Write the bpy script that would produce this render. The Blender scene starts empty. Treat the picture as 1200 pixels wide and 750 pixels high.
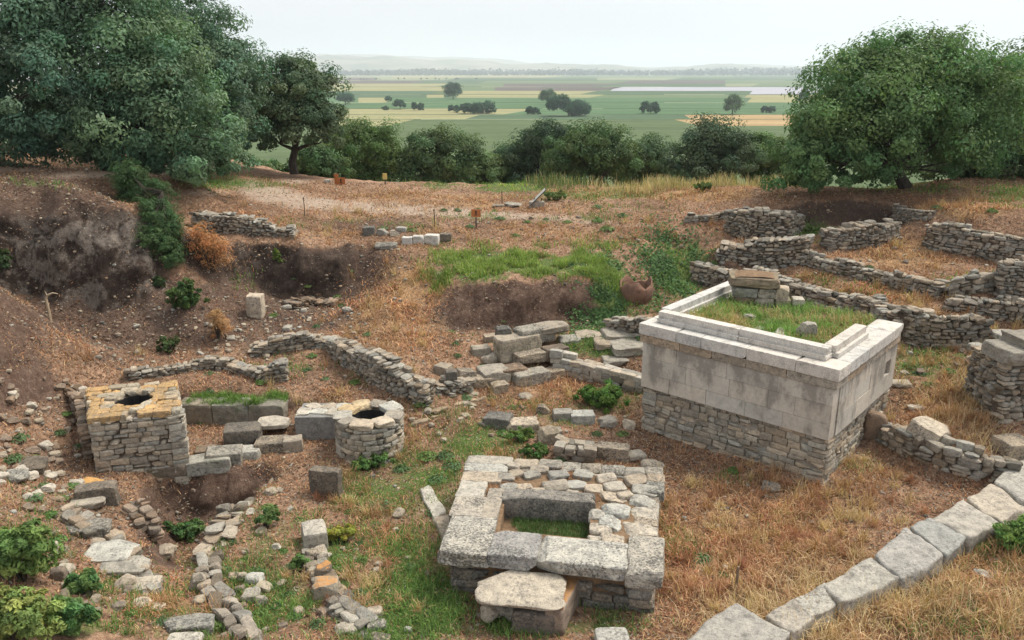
import bpy, math, random
import numpy as np
from mathutils import Vector
from mathutils.geometry import delaunay_2d_cdt
random.seed(7); RNG = np.random.default_rng(11)
scene = bpy.context.scene
COL = scene.collection
PI = math.pi
# ------------------------------------------------------------------ camera
CAMZ = 7.0; TILT = math.radians(17.0); F = 960.0; CT, ST = math.cos(TILT), math.sin(TILT)
def P(u, v, z):
    "world point at height z seen at photo pixel u, v"
    a = (375.0 - v) / F; dy = CT + a*ST; dz = -ST + a*CT; dx = (u - 600.0) / F
    t = (z - CAMZ) / dz
    return np.array([dx*t, dy*t, z])
def proj(x, y, z):
    d = y*CT - (z-CAMZ)*ST
    h = y*ST + (z-CAMZ)*CT
    return 600 + F*x/d, 375 - F*h/d, d
def zat(y, v):
    "height seen at pixel row v at the distance y"
    a = (375.0 - v) / F
    return CAMZ + y*(-ST + a*CT)/(CT + a*ST)

# ------------------------------------------------------------------ noise
def _h(ix, iy, iz, seed):
    n = (ix.astype(np.uint32)*np.uint32(374761393) + iy.astype(np.uint32)*np.uint32(668265263)
         + iz.astype(np.uint32)*np.uint32(2147483647 - 5) * np.uint32(97) + np.uint32((seed*144269 + 12345) & 0xffffffff))
    n = (n ^ (n >> np.uint32(13))) * np.uint32(1274126177)
    n = (n ^ (n >> np.uint32(16))) * np.uint32(2246822519)
    return ((n >> np.uint32(8)) & np.uint32(0xffff)).astype(np.float64) / 65535.0
def vn3(x, y, z, seed=0):
    x = np.asarray(x, float); y = np.asarray(y, float)+0*x; z = np.asarray(z, float)+0*x
    ix, iy, iz = np.floor(x).astype(np.int64), np.floor(y).astype(np.int64), np.floor(z).astype(np.int64)
    fx, fy, fz = x-ix, y-iy, z-iz
    fx, fy, fz = fx*fx*(3-2*fx), fy*fy*(3-2*fy), fz*fz*(3-2*fz)
    r = 0
    for dx in (0, 1):
        for dy in (0, 1):
            for dz in (0, 1):
                r = r + _h(ix+dx, iy+dy, iz+dz, seed)*(fx if dx else 1-fx)*(fy if dy else 1-fy)*(fz if dz else 1-fz)
    return r*2-1
def vn2(x, y, seed=0):
    x = np.asarray(x, float); y = np.asarray(y, float)
    ix, iy = np.floor(x).astype(np.int64), np.floor(y).astype(np.int64)
    fx, fy = x-ix, y-iy; fx, fy = fx*fx*(3-2*fx), fy*fy*(3-2*fy); o = np.zeros_like(ix)
    return ((_h(ix, iy, o, seed)*(1-fx) + _h(ix+1, iy, o, seed)*fx)*(1-fy) + (_h(ix, iy+1, o, seed)*(1-fx) + _h(ix+1, iy+1, o, seed)*fx)*fy)*2-1
def fbm2(x, y, seed=0, octv=4):
    r = 0; a = 1.0
    for k in range(octv): r = r + a*vn2(x*2**k + 17.3*k, y*2**k - 9.1*k, seed+k); a *= .5
    return r

# ------------------------------------------------------------------ mesh helpers
class MB:
    "collects numpy vertices, quads / tris and per-vertex colours and links them as ONE mesh object"
    def __init__(s): s.V = []; s.Q = []; s.T = []; s.C = []; s.n = 0
    def add(s, V, quads=None, tris=None, col=(1, 1, 1)):
        V = np.asarray(V, float); col = np.asarray(col, float)
        if col.ndim == 1: col = np.tile(col, (len(V), 1))
        s.V.append(V); s.C.append(col)
        if quads is not None and len(quads): s.Q.append(np.asarray(quads, np.int64) + s.n)
        if tris is not None and len(tris): s.T.append(np.asarray(tris, np.int64) + s.n)
        s.n += len(V); return s
    def build(s, name, mat, parent=None, smooth=False, loc=None):
        V = np.concatenate(s.V); C = np.concatenate(s.C)
        if parent is not None: off = np.array(parent.location) if loc is None else np.array(loc, float)
        elif loc is not None: off = np.array(loc, float)
        else:
            off = np.array([(V[:, 0].min()+V[:, 0].max())/2, (V[:, 1].min()+V[:, 1].max())/2, V[:, 2].min()])
        V = V - off
        Q = np.concatenate(s.Q) if s.Q else np.zeros((0, 4), np.int64)
        T = np.concatenate(s.T) if s.T else np.zeros((0, 3), np.int64)
        me = bpy.data.meshes.new(name)
        me.vertices.add(len(V)); me.vertices.foreach_set('co', V.astype(np.float32).ravel())
        nl = 4*len(Q) + 3*len(T); me.loops.add(nl)
        me.loops.foreach_set('vertex_index', np.concatenate([Q.ravel(), T.ravel()]).astype(np.int32))
        me.polygons.add(len(Q)+len(T))
        st = np.concatenate([np.arange(len(Q))*4, 4*len(Q) + np.arange(len(T))*3]).astype(np.int32)
        me.polygons.foreach_set('loop_start', st)
        me.polygons.foreach_set('use_smooth', np.full(len(Q)+len(T), smooth))
        at = me.color_attributes.new('Col', 'FLOAT_COLOR', 'POINT')
        at.data.foreach_set('color', np.c_[C, np.ones(len(C))].astype(np.float32).ravel())
        me.update(calc_edges=True); me.validate()
        if mat: me.materials.append(mat)
        o = bpy.data.objects.new(name, me); COL.objects.link(o)
        if parent is not None: o.parent = parent
        else: o.location = off
        return o
def tag(o, label=None, cat=None, group=None, kind=None):
    if label: o['label'] = label
    if cat and not kind: kind = 'thing'
    if cat: o['category'] = cat
    if group: o['group'] = group
    if kind: o['kind'] = kind
    return o
def thing(name, label, cat, loc, group=None):
    o = bpy.data.objects.new(name, None); COL.objects.link(o); o.location = tuple(float(c) for c in loc)
    o.empty_display_size = .2
    return tag(o, label, cat, group)
def copy_tree(o, parent=None):
    c = o.copy(); COL.objects.link(c)
    if parent is not None: c.parent = parent
    for ch in list(o.children): copy_tree(ch, c)
    return c
def rotz(a): c, s = math.cos(a), math.sin(a); return np.array([[c, -s, 0], [s, c, 0], [0, 0, 1.]])
def rotx(a): c, s = math.cos(a), math.sin(a); return np.array([[1., 0, 0], [0, c, -s], [0, s, c]])
def roty(a): c, s = math.cos(a), math.sin(a); return np.array([[c, 0, s], [0, 1., 0], [-s, 0, c]])
def cube_grid(n):
    "unit cube surface, n cells a side, welded"
    idx = {}; V = []; Q = []
    def vid(p):
        if p not in idx: idx[p] = len(V); V.append([c/n-.5 for c in p])
        return idx[p]
    for ax in range(3):
        for s in (0, n):
            for i in range(n):
                for j in range(n):
                    c = []
                    for a, b in ((i, j), (i+1, j), (i+1, j+1), (i, j+1)):
                        p = [0, 0, 0]; p[ax] = s; p[(ax+1) % 3] = a; p[(ax+2) % 3] = b; c.append(vid(tuple(p)))
                    Q.append(c if s else c[::-1])
    return np.array(V), np.array(Q)
_cg = {n: cube_grid(n) for n in (3, 4, 5, 8, 12, 18)}
def stone_shape(seed, n=4, e=6.0, cuts=3, rough=.05, depth=(.30, .44)):
    r = np.random.default_rng(seed); V, Q = _cg[n]; V = V*2
    V = V / (np.sum(np.abs(V)**e, axis=1)**(1/e) / np.max(np.abs(V), axis=1))[:, None] * .5
    for k in range(cuts):
        d = r.normal(size=3); d /= np.linalg.norm(d); h = r.uniform(*depth)*(np.abs(d).sum())**.55
        s = V @ d - h; m = s > 0; V[m] -= np.outer(s[m], d)
    for k, (fr, am) in enumerate(((2.2, 1.), (5., .6), (11., .35))):
        if n < 8 and k == 2: break
        N = np.c_[vn3(V[:, 0]*fr, V[:, 1]*fr, V[:, 2]*fr, seed), vn3(V[:, 0]*fr, V[:, 1]*fr, V[:, 2]*fr, seed+50), vn3(V[:, 0]*fr, V[:, 1]*fr, V[:, 2]*fr, seed+90)]
        V = V + N*rough*am
    return V, Q
RUB = [stone_shape(100+k, 4, 6.0, 5, .05, (.27, .44)) for k in range(28)]      # rubble
ASH = [stone_shape(200+k, 4, 11.0, 1, .018, (.42, .5)) for k in range(14)]  # squared stone
ROCK = [stone_shape(300+k, 8, 4.0, 6, .05, (.26, .40)) for k in range(16)]  # loose rock
BLOCK = [stone_shape(400+k, 12, 18.0, 2, .026, (.45, .53)) for k in range(14)]  # big worn blocks
SLABS = [stone_shape(500+k, 12, 7.0, 4, .03, (.34, .46)) for k in range(8)]
def put(mb, tpl, c, size, R, col):
    V, Q = tpl; mb.add((V*np.asarray(size)) @ R.T + np.asarray(c), Q, None, col)
def tube(mb, pts, rad, sides=7, col=(1, 1, 1), cap=True):
    pts = np.asarray(pts, float); rad = np.broadcast_to(rad, (len(pts),)); V = []
    for i, p in enumerate(pts):
        t = pts[min(i+1, len(pts)-1)] - pts[max(i-1, 0)]; t = t/np.linalg.norm(t)
        a = np.cross(t, [0.3, 1, .1] if abs(t[1]) < .8 else [1, 0, .2]); a /= np.linalg.norm(a); b = np.cross(t, a)
        for k in range(sides):
            w = 2*PI*k/sides; V.append(p + rad[i]*(a*math.cos(w)+b*math.sin(w)))
    n = len(pts); Q = [[i*sides+k, i*sides+(k+1) % sides, (i+1)*sides+(k+1) % sides, (i+1)*sides+k] for i in range(n-1) for k in range(sides)]
    T = []
    if cap:
        V.append(pts[0]); V.append(pts[-1]); o = n*sides
        T = [[o, (k+1) % sides, k] for k in range(sides)] + [[o+1, (n-1)*sides+k, (n-1)*sides+(k+1) % sides] for k in range(sides)]
    mb.add(np.array(V), Q, T, col)
def box(mb, c, size, R=np.eye(3), col=(1, 1, 1)):
    V, Q = cube_grid(1); mb.add((V*np.asarray(size, float)) @ R.T + np.asarray(c, float), Q, None, col)

# ------------------------------------------------------------------ materials
def new_mat(name):
    m = bpy.data.materials.new(name); m.use_nodes = True; nt = m.node_tree; nt.nodes.clear()
    out = nt.nodes.new('ShaderNodeOutputMaterial'); b = nt.nodes.new('ShaderNodeBsdfPrincipled')
    nt.links.new(b.outputs[0], out.inputs[0]); b.inputs['Roughness'].default_value = .9
    b.inputs['Specular IOR Level'].default_value = .25
    return m, nt, b, out
def N(nt, t, **kw):
    n = nt.nodes.new(t)
    for k, v in kw.items():
        if k.startswith('_'): setattr(n, k[1:], v)
        else: n.inputs[k.replace('~', ' ')].default_value = v
    return n
def noise(nt, scale, detail=6, rough=.6, coord=None, dist=0.0):
    n = N(nt, 'ShaderNodeTexNoise', Scale=scale, Detail=detail, Roughness=rough, Distortion=dist)
    if coord is not None: nt.links.new(coord, n.inputs['Vector'])
    return n.outputs['Fac']
def ramp(nt, fac, stops):
    r = nt.nodes.new('ShaderNodeValToRGB'); e = r.color_ramp.elements
    while len(e) < len(stops): e.new(.5)
    for el, (p, c) in zip(e, stops):
        el.position = p; el.color = (*c, 1) if len(c) == 3 else c
    nt.links.new(fac, r.inputs[0]); return r.outputs[0]
def g(v): return (v, v, v)
def mix(nt, fac, a, b, mode='MIX'):
    m = nt.nodes.new('ShaderNodeMix'); m.data_type = 'RGBA'; m.blend_type = mode
    for s, x in ((m.inputs[0], fac), (m.inputs[6], a), (m.inputs[7], b)):
        if hasattr(x, 'is_linked') or hasattr(x, 'links'): nt.links.new(x, s)
        elif isinstance(x, (int, float)): s.default_value = x
        else: s.default_value = (*x, 1)
    return m.outputs[2]
def math_(nt, op, a, b=0.0):
    m = nt.nodes.new('ShaderNodeMath'); m.operation = op
    for s, x in ((m.inputs[0], a), (m.inputs[1], b)):
        if isinstance(x, (int, float)): s.default_value = x
        else: nt.links.new(x, s)
    return m.outputs[0]
def bump(nt, b, h, strength=.6, dist=.02):
    bm = N(nt, 'ShaderNodeBump', Strength=strength, Distance=dist); nt.links.new(h, bm.inputs['Height']); nt.links.new(bm.outputs[0], b.inputs['Normal'])
def vcol(nt, name='Col'):
    a = nt.nodes.new('ShaderNodeAttribute'); a.attribute_name = name; return a.outputs['Color']
def wpos(nt): return nt.nodes.new('ShaderNodeNewGeometry').outputs['Position']

def mat_stone(name, spots=.5, lichen=(.10, .095, .085), pale=(1.25, 1.2, 1.12), scale=1.0, bstr=.8, moss=0.0, crust=None):
    "vertex colour times mottling, with dark lichen spots and pale crust"
    m, nt, b, out = new_mat(name); w = wpos(nt); c = vcol(nt)
    n1 = noise(nt, 7*scale, 8, .65, w)
    c = mix(nt, 1.0, c, ramp(nt, n1, [(.28, (.50, .49, .47)), (.48, (.95, .93, .90)), (.75, pale)]), 'MULTIPLY')
    n2 = noise(nt, 22*scale, 5, .7, w)
    n2b = noise(nt, 1.7*scale, 4, .6, w)
    f = math_(nt, 'ADD', n2, math_(nt, 'MULTIPLY', n2b, .45))
    lo = .93 - .22*spots
    c = mix(nt, ramp(nt, math_(nt, 'MULTIPLY', f, .85), [(lo-.12, g(0)), (lo, g(.85))]), c, lichen)
    n3 = noise(nt, 55*scale, 3, .6, w)
    c = mix(nt, 1.0, c, ramp(nt, n3, [(.3, g(.72)), (.7, g(1.2))]), 'MULTIPLY')
    if moss:
        n4 = noise(nt, 2.6, 5, .65, w)
        c = mix(nt, ramp(nt, n4, [(.62-.12*moss, g(0)), (.75, g(.6))]), c, (.07, .085, .035))
    if crust:                                                       # lichen that has grown on the upper faces
        gn = nt.nodes.new('ShaderNodeNewGeometry'); sp = nt.nodes.new('ShaderNodeSeparateXYZ'); nt.links.new(gn.outputs['Normal'], sp.inputs[0])
        ff = math_(nt, 'ADD', math_(nt, 'MULTIPLY', sp.outputs[2], .5), math_(nt, 'MULTIPLY', n2b, .7)); ff = math_(nt, 'ADD', ff, math_(nt, 'MULTIPLY', math_(nt, 'SUBTRACT', n2, .5), .7)); ff = math_(nt, 'ADD', ff, math_(nt, 'MULTIPLY', math_(nt, 'SUBTRACT', n1, .5), .4))
        c = mix(nt, ramp(nt, ff, [(.72, g(0)), (.86, g(.85))]), c, mix(nt, n3, crust, tuple(k*.6 for k in crust)))
    nt.links.new(c, b.inputs['Base Color']); b.inputs['Roughness'].default_value = .95
    bump(nt, b, math_(nt, 'ADD', n1, math_(nt, 'MULTIPLY', n2, .6)), bstr, .03)
    return m
# ================================================================== TERRAIN
# breaklines: runs of (photo column, photo row, height) giving ground points
LINES = [
 [(-60,750,1.2),(0,750,1.0),(150,750,.45),(300,750,0),(450,750,0),(600,750,0),(750,750,0),(900,750,.1),(1050,750,.15),(1260,750,.2)],
 [(-60,640,1.1),(0,640,.85),(110,640,.3),(200,690,.05),(270,700,0),(430,650,0),(600,700,0),(800,700,0),(900,640,0),(1100,640,.1),(1260,640,.2)],
 [(-60,560,1.0),(0,560,.75),(60,590,.5),(105,585,.2),(165,590,.05),(300,560,0),(390,560,0),(500,560,0),(560,545,0),(700,560,-.05),(800,600,0),(900,600,0),(1000,600,0),(1100,590,0),(1180,575,.1),(1260,560,.2)],
 [(-60,500,1.2),(0,500,.8),(50,520,.5),(100,545,.2)],
 [(-60,470,1.5),(0,470,1.15),(40,470,.75),(95,480,.45)],
 [(0,420,1.8),(50,440,1.15),(90,450,.8)],
 # crest of the near left bank, hollow behind it
 [(-60,300,3.4),(0,335,2.6),(30,362,2.1),(60,390,1.6),(110,428,.85)],
 [(20,345,1.7),(60,375,1.2),(100,400,.85),(150,412,.7),(200,405,.7),(280,400,.75),(350,385,.86),(405,384,.9)],
 # left cliff foot / middle / edge
 [(-60,330,2.4),(20,335,1.8),(100,352,1.45),(160,345,1.6),(215,350,1.5),(270,338,1.45),(330,348,1.02),(395,350,.93)],
 [(-60,262,3.4),(0,270,3.2),(60,275,3.1),(100,285,2.85),(160,290,2.65),(200,300,2.35),(225,296,2.4)],
 [(-60,215,4.3),(0,212,4.25),(60,214,4.2),(100,222,4.1),(160,232,3.85),(200,240,3.65),(225,245,3.5)],
 [(-60,196,4.4),(0,196,4.35),(100,200,4.25),(200,205,4.0),(250,222,3.3)],
 # back crest of the pit
 [(225,285,2.55),(260,290,2.4),(330,298,2.2),(380,290,2.3),(430,283,2.3),(475,283,2.3),(505,290,2.15)],
 [(225,268,2.75),(280,274,2.65),(340,274,2.6),(400,262,2.55),(450,258,2.6),(520,260,2.5)],
 [(230,248,3.1),(280,248,3.0),(340,256,2.8),(430,240,2.75)],
 [(250,215,3.3),(290,212,3.25),(340,207,3.1),(400,215,2.95),(450,216,2.95),(520,222,2.8),(600,225,2.75),(700,228,2.75),(800,232,2.85),(870,225,3.1)],
 [(340,203,3.0),(400,210,2.93),(450,212,2.9),(600,215,2.84),(750,218,2.86),(870,218,3.06)],
 [(540,285,2.25),(600,290,2.1),(660,285,2.15),(720,300,1.95),(760,280,2.2),(800,262,2.55),(840,255,2.75)],
 [(600,250,2.5),(680,255,2.5),(740,262,2.45)],
 # mound
 [(500,322,1.75),(540,327,1.76),(600,331,1.74),(650,330,1.75),(690,325,1.76),(718,318,1.72)],
 [(520,385,.7),(560,388,.6),(600,388,.56),(640,388,.56),(690,382,.62),(730,372,.8)],
 [(520,300,2.0),(600,308,1.9),(680,306,1.9)],
 [(504,307,1.95),(470,332,1.62),(440,352,1.32),(413,368,1.05)],
 [(455,380,1.02),(490,390,.95)],
 [(735,330,1.45),(742,352,1.15),(765,372,.95),(790,330,1.4),(790,300,1.95),(770,345,1.2)],
 # upper room, wall feet
 [(140,445,.6),(200,440,.6),(300,432,.6),(395,428,.6),(460,460,.5),(510,478,.35)],
 [(300,408,.8),(395,400,.88),(440,425,.8),(500,455,.65),(530,455,.55)],
 [(225,461,.5),(335,459,.5),(420,466,.5),(460,478,.4)],
 [(206,492,.0),(270,492,.0),(338,492,.0)],
 [(222,506,.0),(335,506,.0),(400,520,.0),(440,545,0),(500,500,.1),(560,520,.05)],
 [(540,425,.6),(560,402,.7),(640,398,.7),(700,400,.8),(745,400,.85),(750,385,.9)],
 [(560,440,.4),(650,437,.25),(700,448,.2),(745,458,.15)],
 [(560,470,.2),(650,480,.1),(740,480,.05),(747,510,-.08)],
 [(800,540,0),(900,560,.05),(965,570,.05),(1000,530,.05),(1015,500,.15)],
 # right slope
 [(1012,495,.45),(1040,500,.5),(1090,530,.45),(1180,545,.4)],
 [(1030,530,.02),(1080,555,.0),(1150,585,.02)],
 [(1015,470,.6),(1050,440,.85),(1100,450,.9),(1150,470,.85),(1200,480,.85),(1260,480,.85)],
 [(820,335,1.2),(880,348,1.15),(925,357,1.15),(963,366,1.1),(1010,380,1.05),(1065,401,1.0),(1126,407,1.05),(1180,400,1.25),(1260,395,1.45)],
 [(812,307,1.65),(880,318,1.68),(915,330,1.7),(983,342,1.7),(1013,350,1.68),(1050,364,1.66),(1113,371,1.65),(1151,378,1.63),(1200,386,1.6),(1260,384,1.62)],
 [(850,311,1.88),(935,313,1.92),(1000,325,1.85),(1060,342,1.75),(1105,352,1.72),(1150,368,1.66),(1210,376,1.66)],
 [(850,285,2.35),(935,284,2.38),(1000,309,2.18),(1060,321,2.1),(1104,333,2.0),(1140,346,1.95),(1200,351,1.95)],
 [(965,292,2.32),(1045,288,2.38),(1085,290,2.35),(1140,300,2.28),(1200,310,2.2),(1260,316,2.2)],
 [(1050,270,2.65),(1085,264,2.85),(1140,270,2.85),(1200,278,2.85),(1260,285,2.85)],
 [(850,278,2.3),(890,276,2.3),(940,268,2.45),(1050,264,2.55)],
 [(850,247,2.95),(890,247,2.98),(938,240,3.15),(1000,237,3.2),(1055,240,3.15),(1080,245,3.12)],
 [(930,228,3.3),(1000,229,3.35),(1060,222,3.42),(1150,226,3.4),(1260,232,3.3)],
 [(1100,238,3.4),(1150,245,3.35),(1200,250,3.3)],
]
WPTS = [(-40,3,1.5),(-20,3,1.3),(-10,4,1.1),(0,2,0),(10,3,.3),(22,3,.6),(40,3,1),(-40,12,2.6),(-16,12,1.6),(-40,22,4.4),(-25,26,4.5),(-40,34,4.4),(-22,34,4.2),(-12,36,3.4),
  (40,12,1.2),(18,12,.9),(40,22,2.6),(22,24,3.0),(40,34,3.4),(20,32,3.4),(-30,44,1.5),(-10,44,-.6),(5,44,-.8),(20,44,.8),(40,44,1.2),(-11,37.5,1.9),(-6,37,1.0),(0,36.5,.9),(8,36.5,.9),(14,36.5,1.6),
  (-40,54,-1.8),(0,54,-2.2),(40,54,-1.6),(-40,62,-3.2),(0,62,-3.6),(40,62,-3.2)]
def build_height():
    pts = []; edges = []; seen = {}
    def addp(p):
        k = (round(p[0], 2), round(p[1], 2))
        if k in seen: return seen[k]
        seen[k] = len(pts); pts.append(p); return seen[k]
    for L in LINES:
        prev = None
        for q in L:
            i = addp(P(*q))
            if prev is not None and i != prev: edges.append((prev, i))
            prev = i
    for p in WPTS: addp(np.array(p, float))
    Vo, Eo, Fo, ov, oe, of = delaunay_2d_cdt([Vector((p[0], p[1])) for p in pts], edges, [], 0, 1e-4)
    zz = []
    P2 = np.array([[p[0], p[1]] for p in pts]); Z = np.array([p[2] for p in pts])
    for v, src in zip(Vo, ov):
        if len(src): zz.append(Z[src[0]])
        else:
            d = np.hypot(P2[:, 0]-v.x, P2[:, 1]-v.y)+1e-3; k = np.argsort(d)[:4]; zz.append(np.sum(Z[k]/d[k]**2)/np.sum(1/d[k]**2))
    x0, y0, st = -40.0, 2.5, .1
    nx, ny = 801, 596
    G_ = np.full((ny, nx), np.nan)
    for f in Fo:
        a, b, c = [(Vo[i].x, Vo[i].y, zz[i]) for i in f[:3]]
        i0 = max(0, int((min(a[0], b[0], c[0])-x0)/st)-1); i1 = min(nx, int((max(a[0], b[0], c[0])-x0)/st)+2)
        j0 = max(0, int((min(a[1], b[1], c[1])-y0)/st)-1); j1 = min(ny, int((max(a[1], b[1], c[1])-y0)/st)+2)
        if i1 <= i0 or j1 <= j0: continue
        X, Y = np.meshgrid(x0+st*np.arange(i0, i1), y0+st*np.arange(j0, j1))
        d = (b[1]-c[1])*(a[0]-c[0])+(c[0]-b[0])*(a[1]-c[1])
        if abs(d) < 1e-9: continue
        w0 = ((b[1]-c[1])*(X-c[0])+(c[0]-b[0])*(Y-c[1]))/d; w1 = ((c[1]-a[1])*(X-c[0])+(a[0]-c[0])*(Y-c[1]))/d; w2 = 1-w0-w1
        m = (w0 >= -1e-6) & (w1 >= -1e-6) & (w2 >= -1e-6)
        sub = G_[j0:j1, i0:i1]; sub[m] = (w0*a[2]+w1*b[2]+w2*c[2])[m]
    # fill anything outside the hull from its neighbours
    for _ in range(60):
        m = np.isnan(G_)
        if not m.any(): break
        for sh in ((1, 0), (-1, 0), (0, 1), (0, -1)):
            R_ = np.roll(G_, sh, (0, 1)); m = np.isnan(G_); G_[m] = R_[m]
    G_[np.isnan(G_)] = 0
    def blur(A, r):
        for ax in (0, 1):
            S = np.zeros_like(A)
            for k in range(-r, r+1): S += np.roll(A, k, ax)
            A = S/(2*r+1)
        return A
    G_ = blur(blur(G_, 2), 1)
    # sunken trench in front of the square well
    X, Y = np.meshgrid(x0+st*np.arange(nx), y0+st*np.arange(ny))
    poly = [P(*q, 0)[:2] for q in ((182,562),(238,556),(330,543),(292,568),(258,610),(232,655),(190,660),(182,625))]
    ins = np.zeros_like(X, bool)
    for k in range(len(poly)):
        (xa, ya), (xb, yb) = poly[k], poly[k-1]
        c = (ya > Y) != (yb > Y)
        with np.errstate(divide='ignore', invalid='ignore'): ins ^= c & (X < (xb-xa)*(Y-ya)/(yb-ya+1e-12)+xa)
    G_ = G_ - .8*blur(blur(ins.astype(float), 2), 1)
    return G_, x0, y0, st
HG, HX0, HY0, HST = build_height()
gy_, gx_ = np.gradient(HG, HST); SLOPE = np.hypot(gx_, gy_)
GX, GY = np.meshgrid(HX0+HST*np.arange(HG.shape[1]), HY0+HST*np.arange(HG.shape[0]))
_near = np.clip((40-GY)/6, 0, 1)
def _lk(x, y):
    fx = np.clip((x-HX0)/HST, 0, HG.shape[1]-1.001); fy = np.clip((y-HY0)/HST, 0, HG.shape[0]-1.001); i, j = fx.astype(int), fy.astype(int); fx, fy = fx-i, fy-j
    return (HG[j, i]*(1-fx)+HG[j, i+1]*fx)*(1-fy)+(HG[j+1, i]*(1-fx)+HG[j+1, i+1]*fx)*fy
_cl = np.clip((-4.0-GX)/2, 0, 1)*np.clip((GY-17.5)/1.5, 0, 1)*np.clip((26-GY)/3, 0, 1)
HG = _lk(GX+.14*_cl*fbm2(GX*1.3, GY*1.3, 61, 3), GY+_cl*(.34*fbm2(GX*.75, GY*.4, 62, 3)+.12*vn2(GX*2.6, GY*1.5, 63)))
gy_, gx_ = np.gradient(HG, HST); SLOPE = np.hypot(gx_, gy_)
HG = HG + _near*(.05*fbm2(GX*.8, GY*.8, 3) + .022*fbm2(GX*3.1, GY*3.1, 8, 3)) + np.clip(SLOPE-.35, 0, 2)*(.16*fbm2(GX*1.5, GY*1.5, 21, 4)+.06*fbm2(GX*4.5, GY*4.5, 27, 2))*_near
PLAINZ = -18.0
def lookup(A, x, y):
    fx = np.clip((np.asarray(x, float)-HX0)/HST, 0, A.shape[1]-1.001); fy = np.clip((np.asarray(y, float)-HY0)/HST, 0, A.shape[0]-1.001)
    i, j = fx.astype(int), fy.astype(int); fx, fy = fx-i, fy-j
    return (A[j, i]*(1-fx)+A[j, i+1]*fx)*(1-fy)+(A[j+1, i]*(1-fx)+A[j+1, i+1]*fx)*fy
def H(x, y):
    y = np.asarray(y, float); near = lookup(HG, x, y)
    t = np.clip((y-60)/110.0, 0, 1)
    far = -3.3 + (PLAINZ-1.2+3.3)*(t*t*(3-2*t)) + 1.0*vn2(np.asarray(x)*.05, y*.05, 5)*np.clip((150-y)/60, 0, 1)
    k = np.clip((y-56)/5.5, 0, 1)
    return near*(1-k)+far*k
def G(u, v, lo=5.0, hi=60.0):
    "where the ray through photo pixel u, v first meets the ground"
    a = (375.0 - v) / F; d = np.array([(u-600.0)/F, CT + a*ST, -ST + a*CT])
    t = np.arange(lo, hi, .04); X, Y, Z = d[0]*t, d[1]*t, CAMZ+d[2]*t
    k = np.argmax(Z < H(X, Y))
    if Z[k] >= H(X[k], Y[k]): k = len(t)-1
    return np.array([X[k], Y[k], float(H(X[k], Y[k]))])
def ppm(p): return F / (p[1]*CT - (p[2]-CAMZ)*ST)      # photo pixels per metre at a point

# cover of the ground, with painted shade on the mound: patches given where they lie on the ground
CU, CV, _ = proj(GX, GY, HG)
def patch(lst):
    M = np.zeros_like(HG)
    for (u, v, ru, rv, w) in lst:
        M = np.maximum(M, w*np.exp(-np.clip(((CU-u)/ru)**2+((CV-v)/rv)**2, 0, 40)**1.4))
    return M
GREEN = patch([(470,650,40,50,.7),(800,640,30,20,.45),(640,475,60,10,.5),(700,478,50,8,.6),(310,640,25,40,.55),(1085,425,50,25,.75),(1140,450,30,20,.5),(490,720,70,40,1.),(440,580,60,35,.75),(500,560,60,25,.7),(560,600,14,50,.5),(390,650,45,45,.75),(330,690,60,50,.6),(250,680,30,50,.55),(620,735,70,16,.8),(700,720,40,20,.6),(150,690,50,40,.45),(1110,730,60,20,.6),(1170,650,40,30,.8),(480,262,40,6,.5),(360,262,30,6,.45),(560,255,40,5,.5),(720,285,40,10,.5),(340,430,50,14,.45),(420,440,40,12,.4),(600,440,30,8,.45),(280,330,30,10,.35),(920,620,40,14,.35),(1010,545,30,10,.35),(860,560,30,10,.35),(1130,330,40,8,.4),(980,350,30,6,.5),(1060,385,20,6,.4),(760,610,20,40,.35),(200,720,60,30,.6),(330,720,50,30,.65),(120,700,40,30,.5),(1180,720,50,40,.5),(640,260,30,5,.4),(690,255,40,6,.5),(520,322,24,10,.7),(560,304,50,12,1.),(640,312,40,12,1.),(720,330,20,24,.9),(460,690,50,40,.85),(500,655,35,25,.6),(350,690,30,40,.55),(400,640,50,50,.55),(330,620,25,25,.5),(300,700,60,50,.5),(240,740,50,25,.55),(470,570,40,30,.65),(430,560,25,20,.5),(620,720,60,18,.6),(160,740,60,20,.5),(1090,690,40,30,.5),(1150,740,40,20,.5),(590,308,75,15,1.),(560,318,50,16,.8),(690,310,48,18,.9),(715,350,28,34,.8),(765,345,45,50,.45),(800,320,40,35,.9),(800,300,45,22,.7),(600,398,40,8,.8),(690,408,60,14,.8),
  (700,398,50,14,.7),(470,590,55,40,.55),(430,640,70,40,.5),(520,590,30,40,.6),(470,540,50,22,.6),(560,520,60,25,.8),(600,505,40,18,.7),(500,700,70,50,.9),(460,735,60,35,.9),(590,735,50,18,.8),(720,700,40,30,.5),
  (690,735,60,14,.7),(300,735,60,20,.6),(380,700,50,30,.5),(200,735,60,14,.5),(90,730,60,40,.55),(40,640,60,50,.4),(1180,640,40,40,.9),(1060,690,50,20,.6),(1130,710,40,30,.5),(1090,430,40,22,.6),(1130,405,40,14,.5),
  (530,480,50,18,.45),(660,490,40,14,.6),(720,470,40,14,.5),(945,268,30,12,.9),(700,228,90,8,.7),(600,220,60,8,.8),(520,218,40,6,.6),(260,215,50,8,.7),(310,218,40,6,.5),(1180,230,40,14,.7),(1090,222,80,6,.5),
  (970,330,40,10,.4),(1010,345,60,10,.35),(820,655,18,9,.7),(250,690,25,20,.5),(320,600,20,20,.5),(640,225,40,5,.5),(740,245,50,10,.35),(40,215,40,6,.5),(420,258,25,5,.35),(540,590,25,35,.5),(330,470,60,5,.6)])
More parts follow.
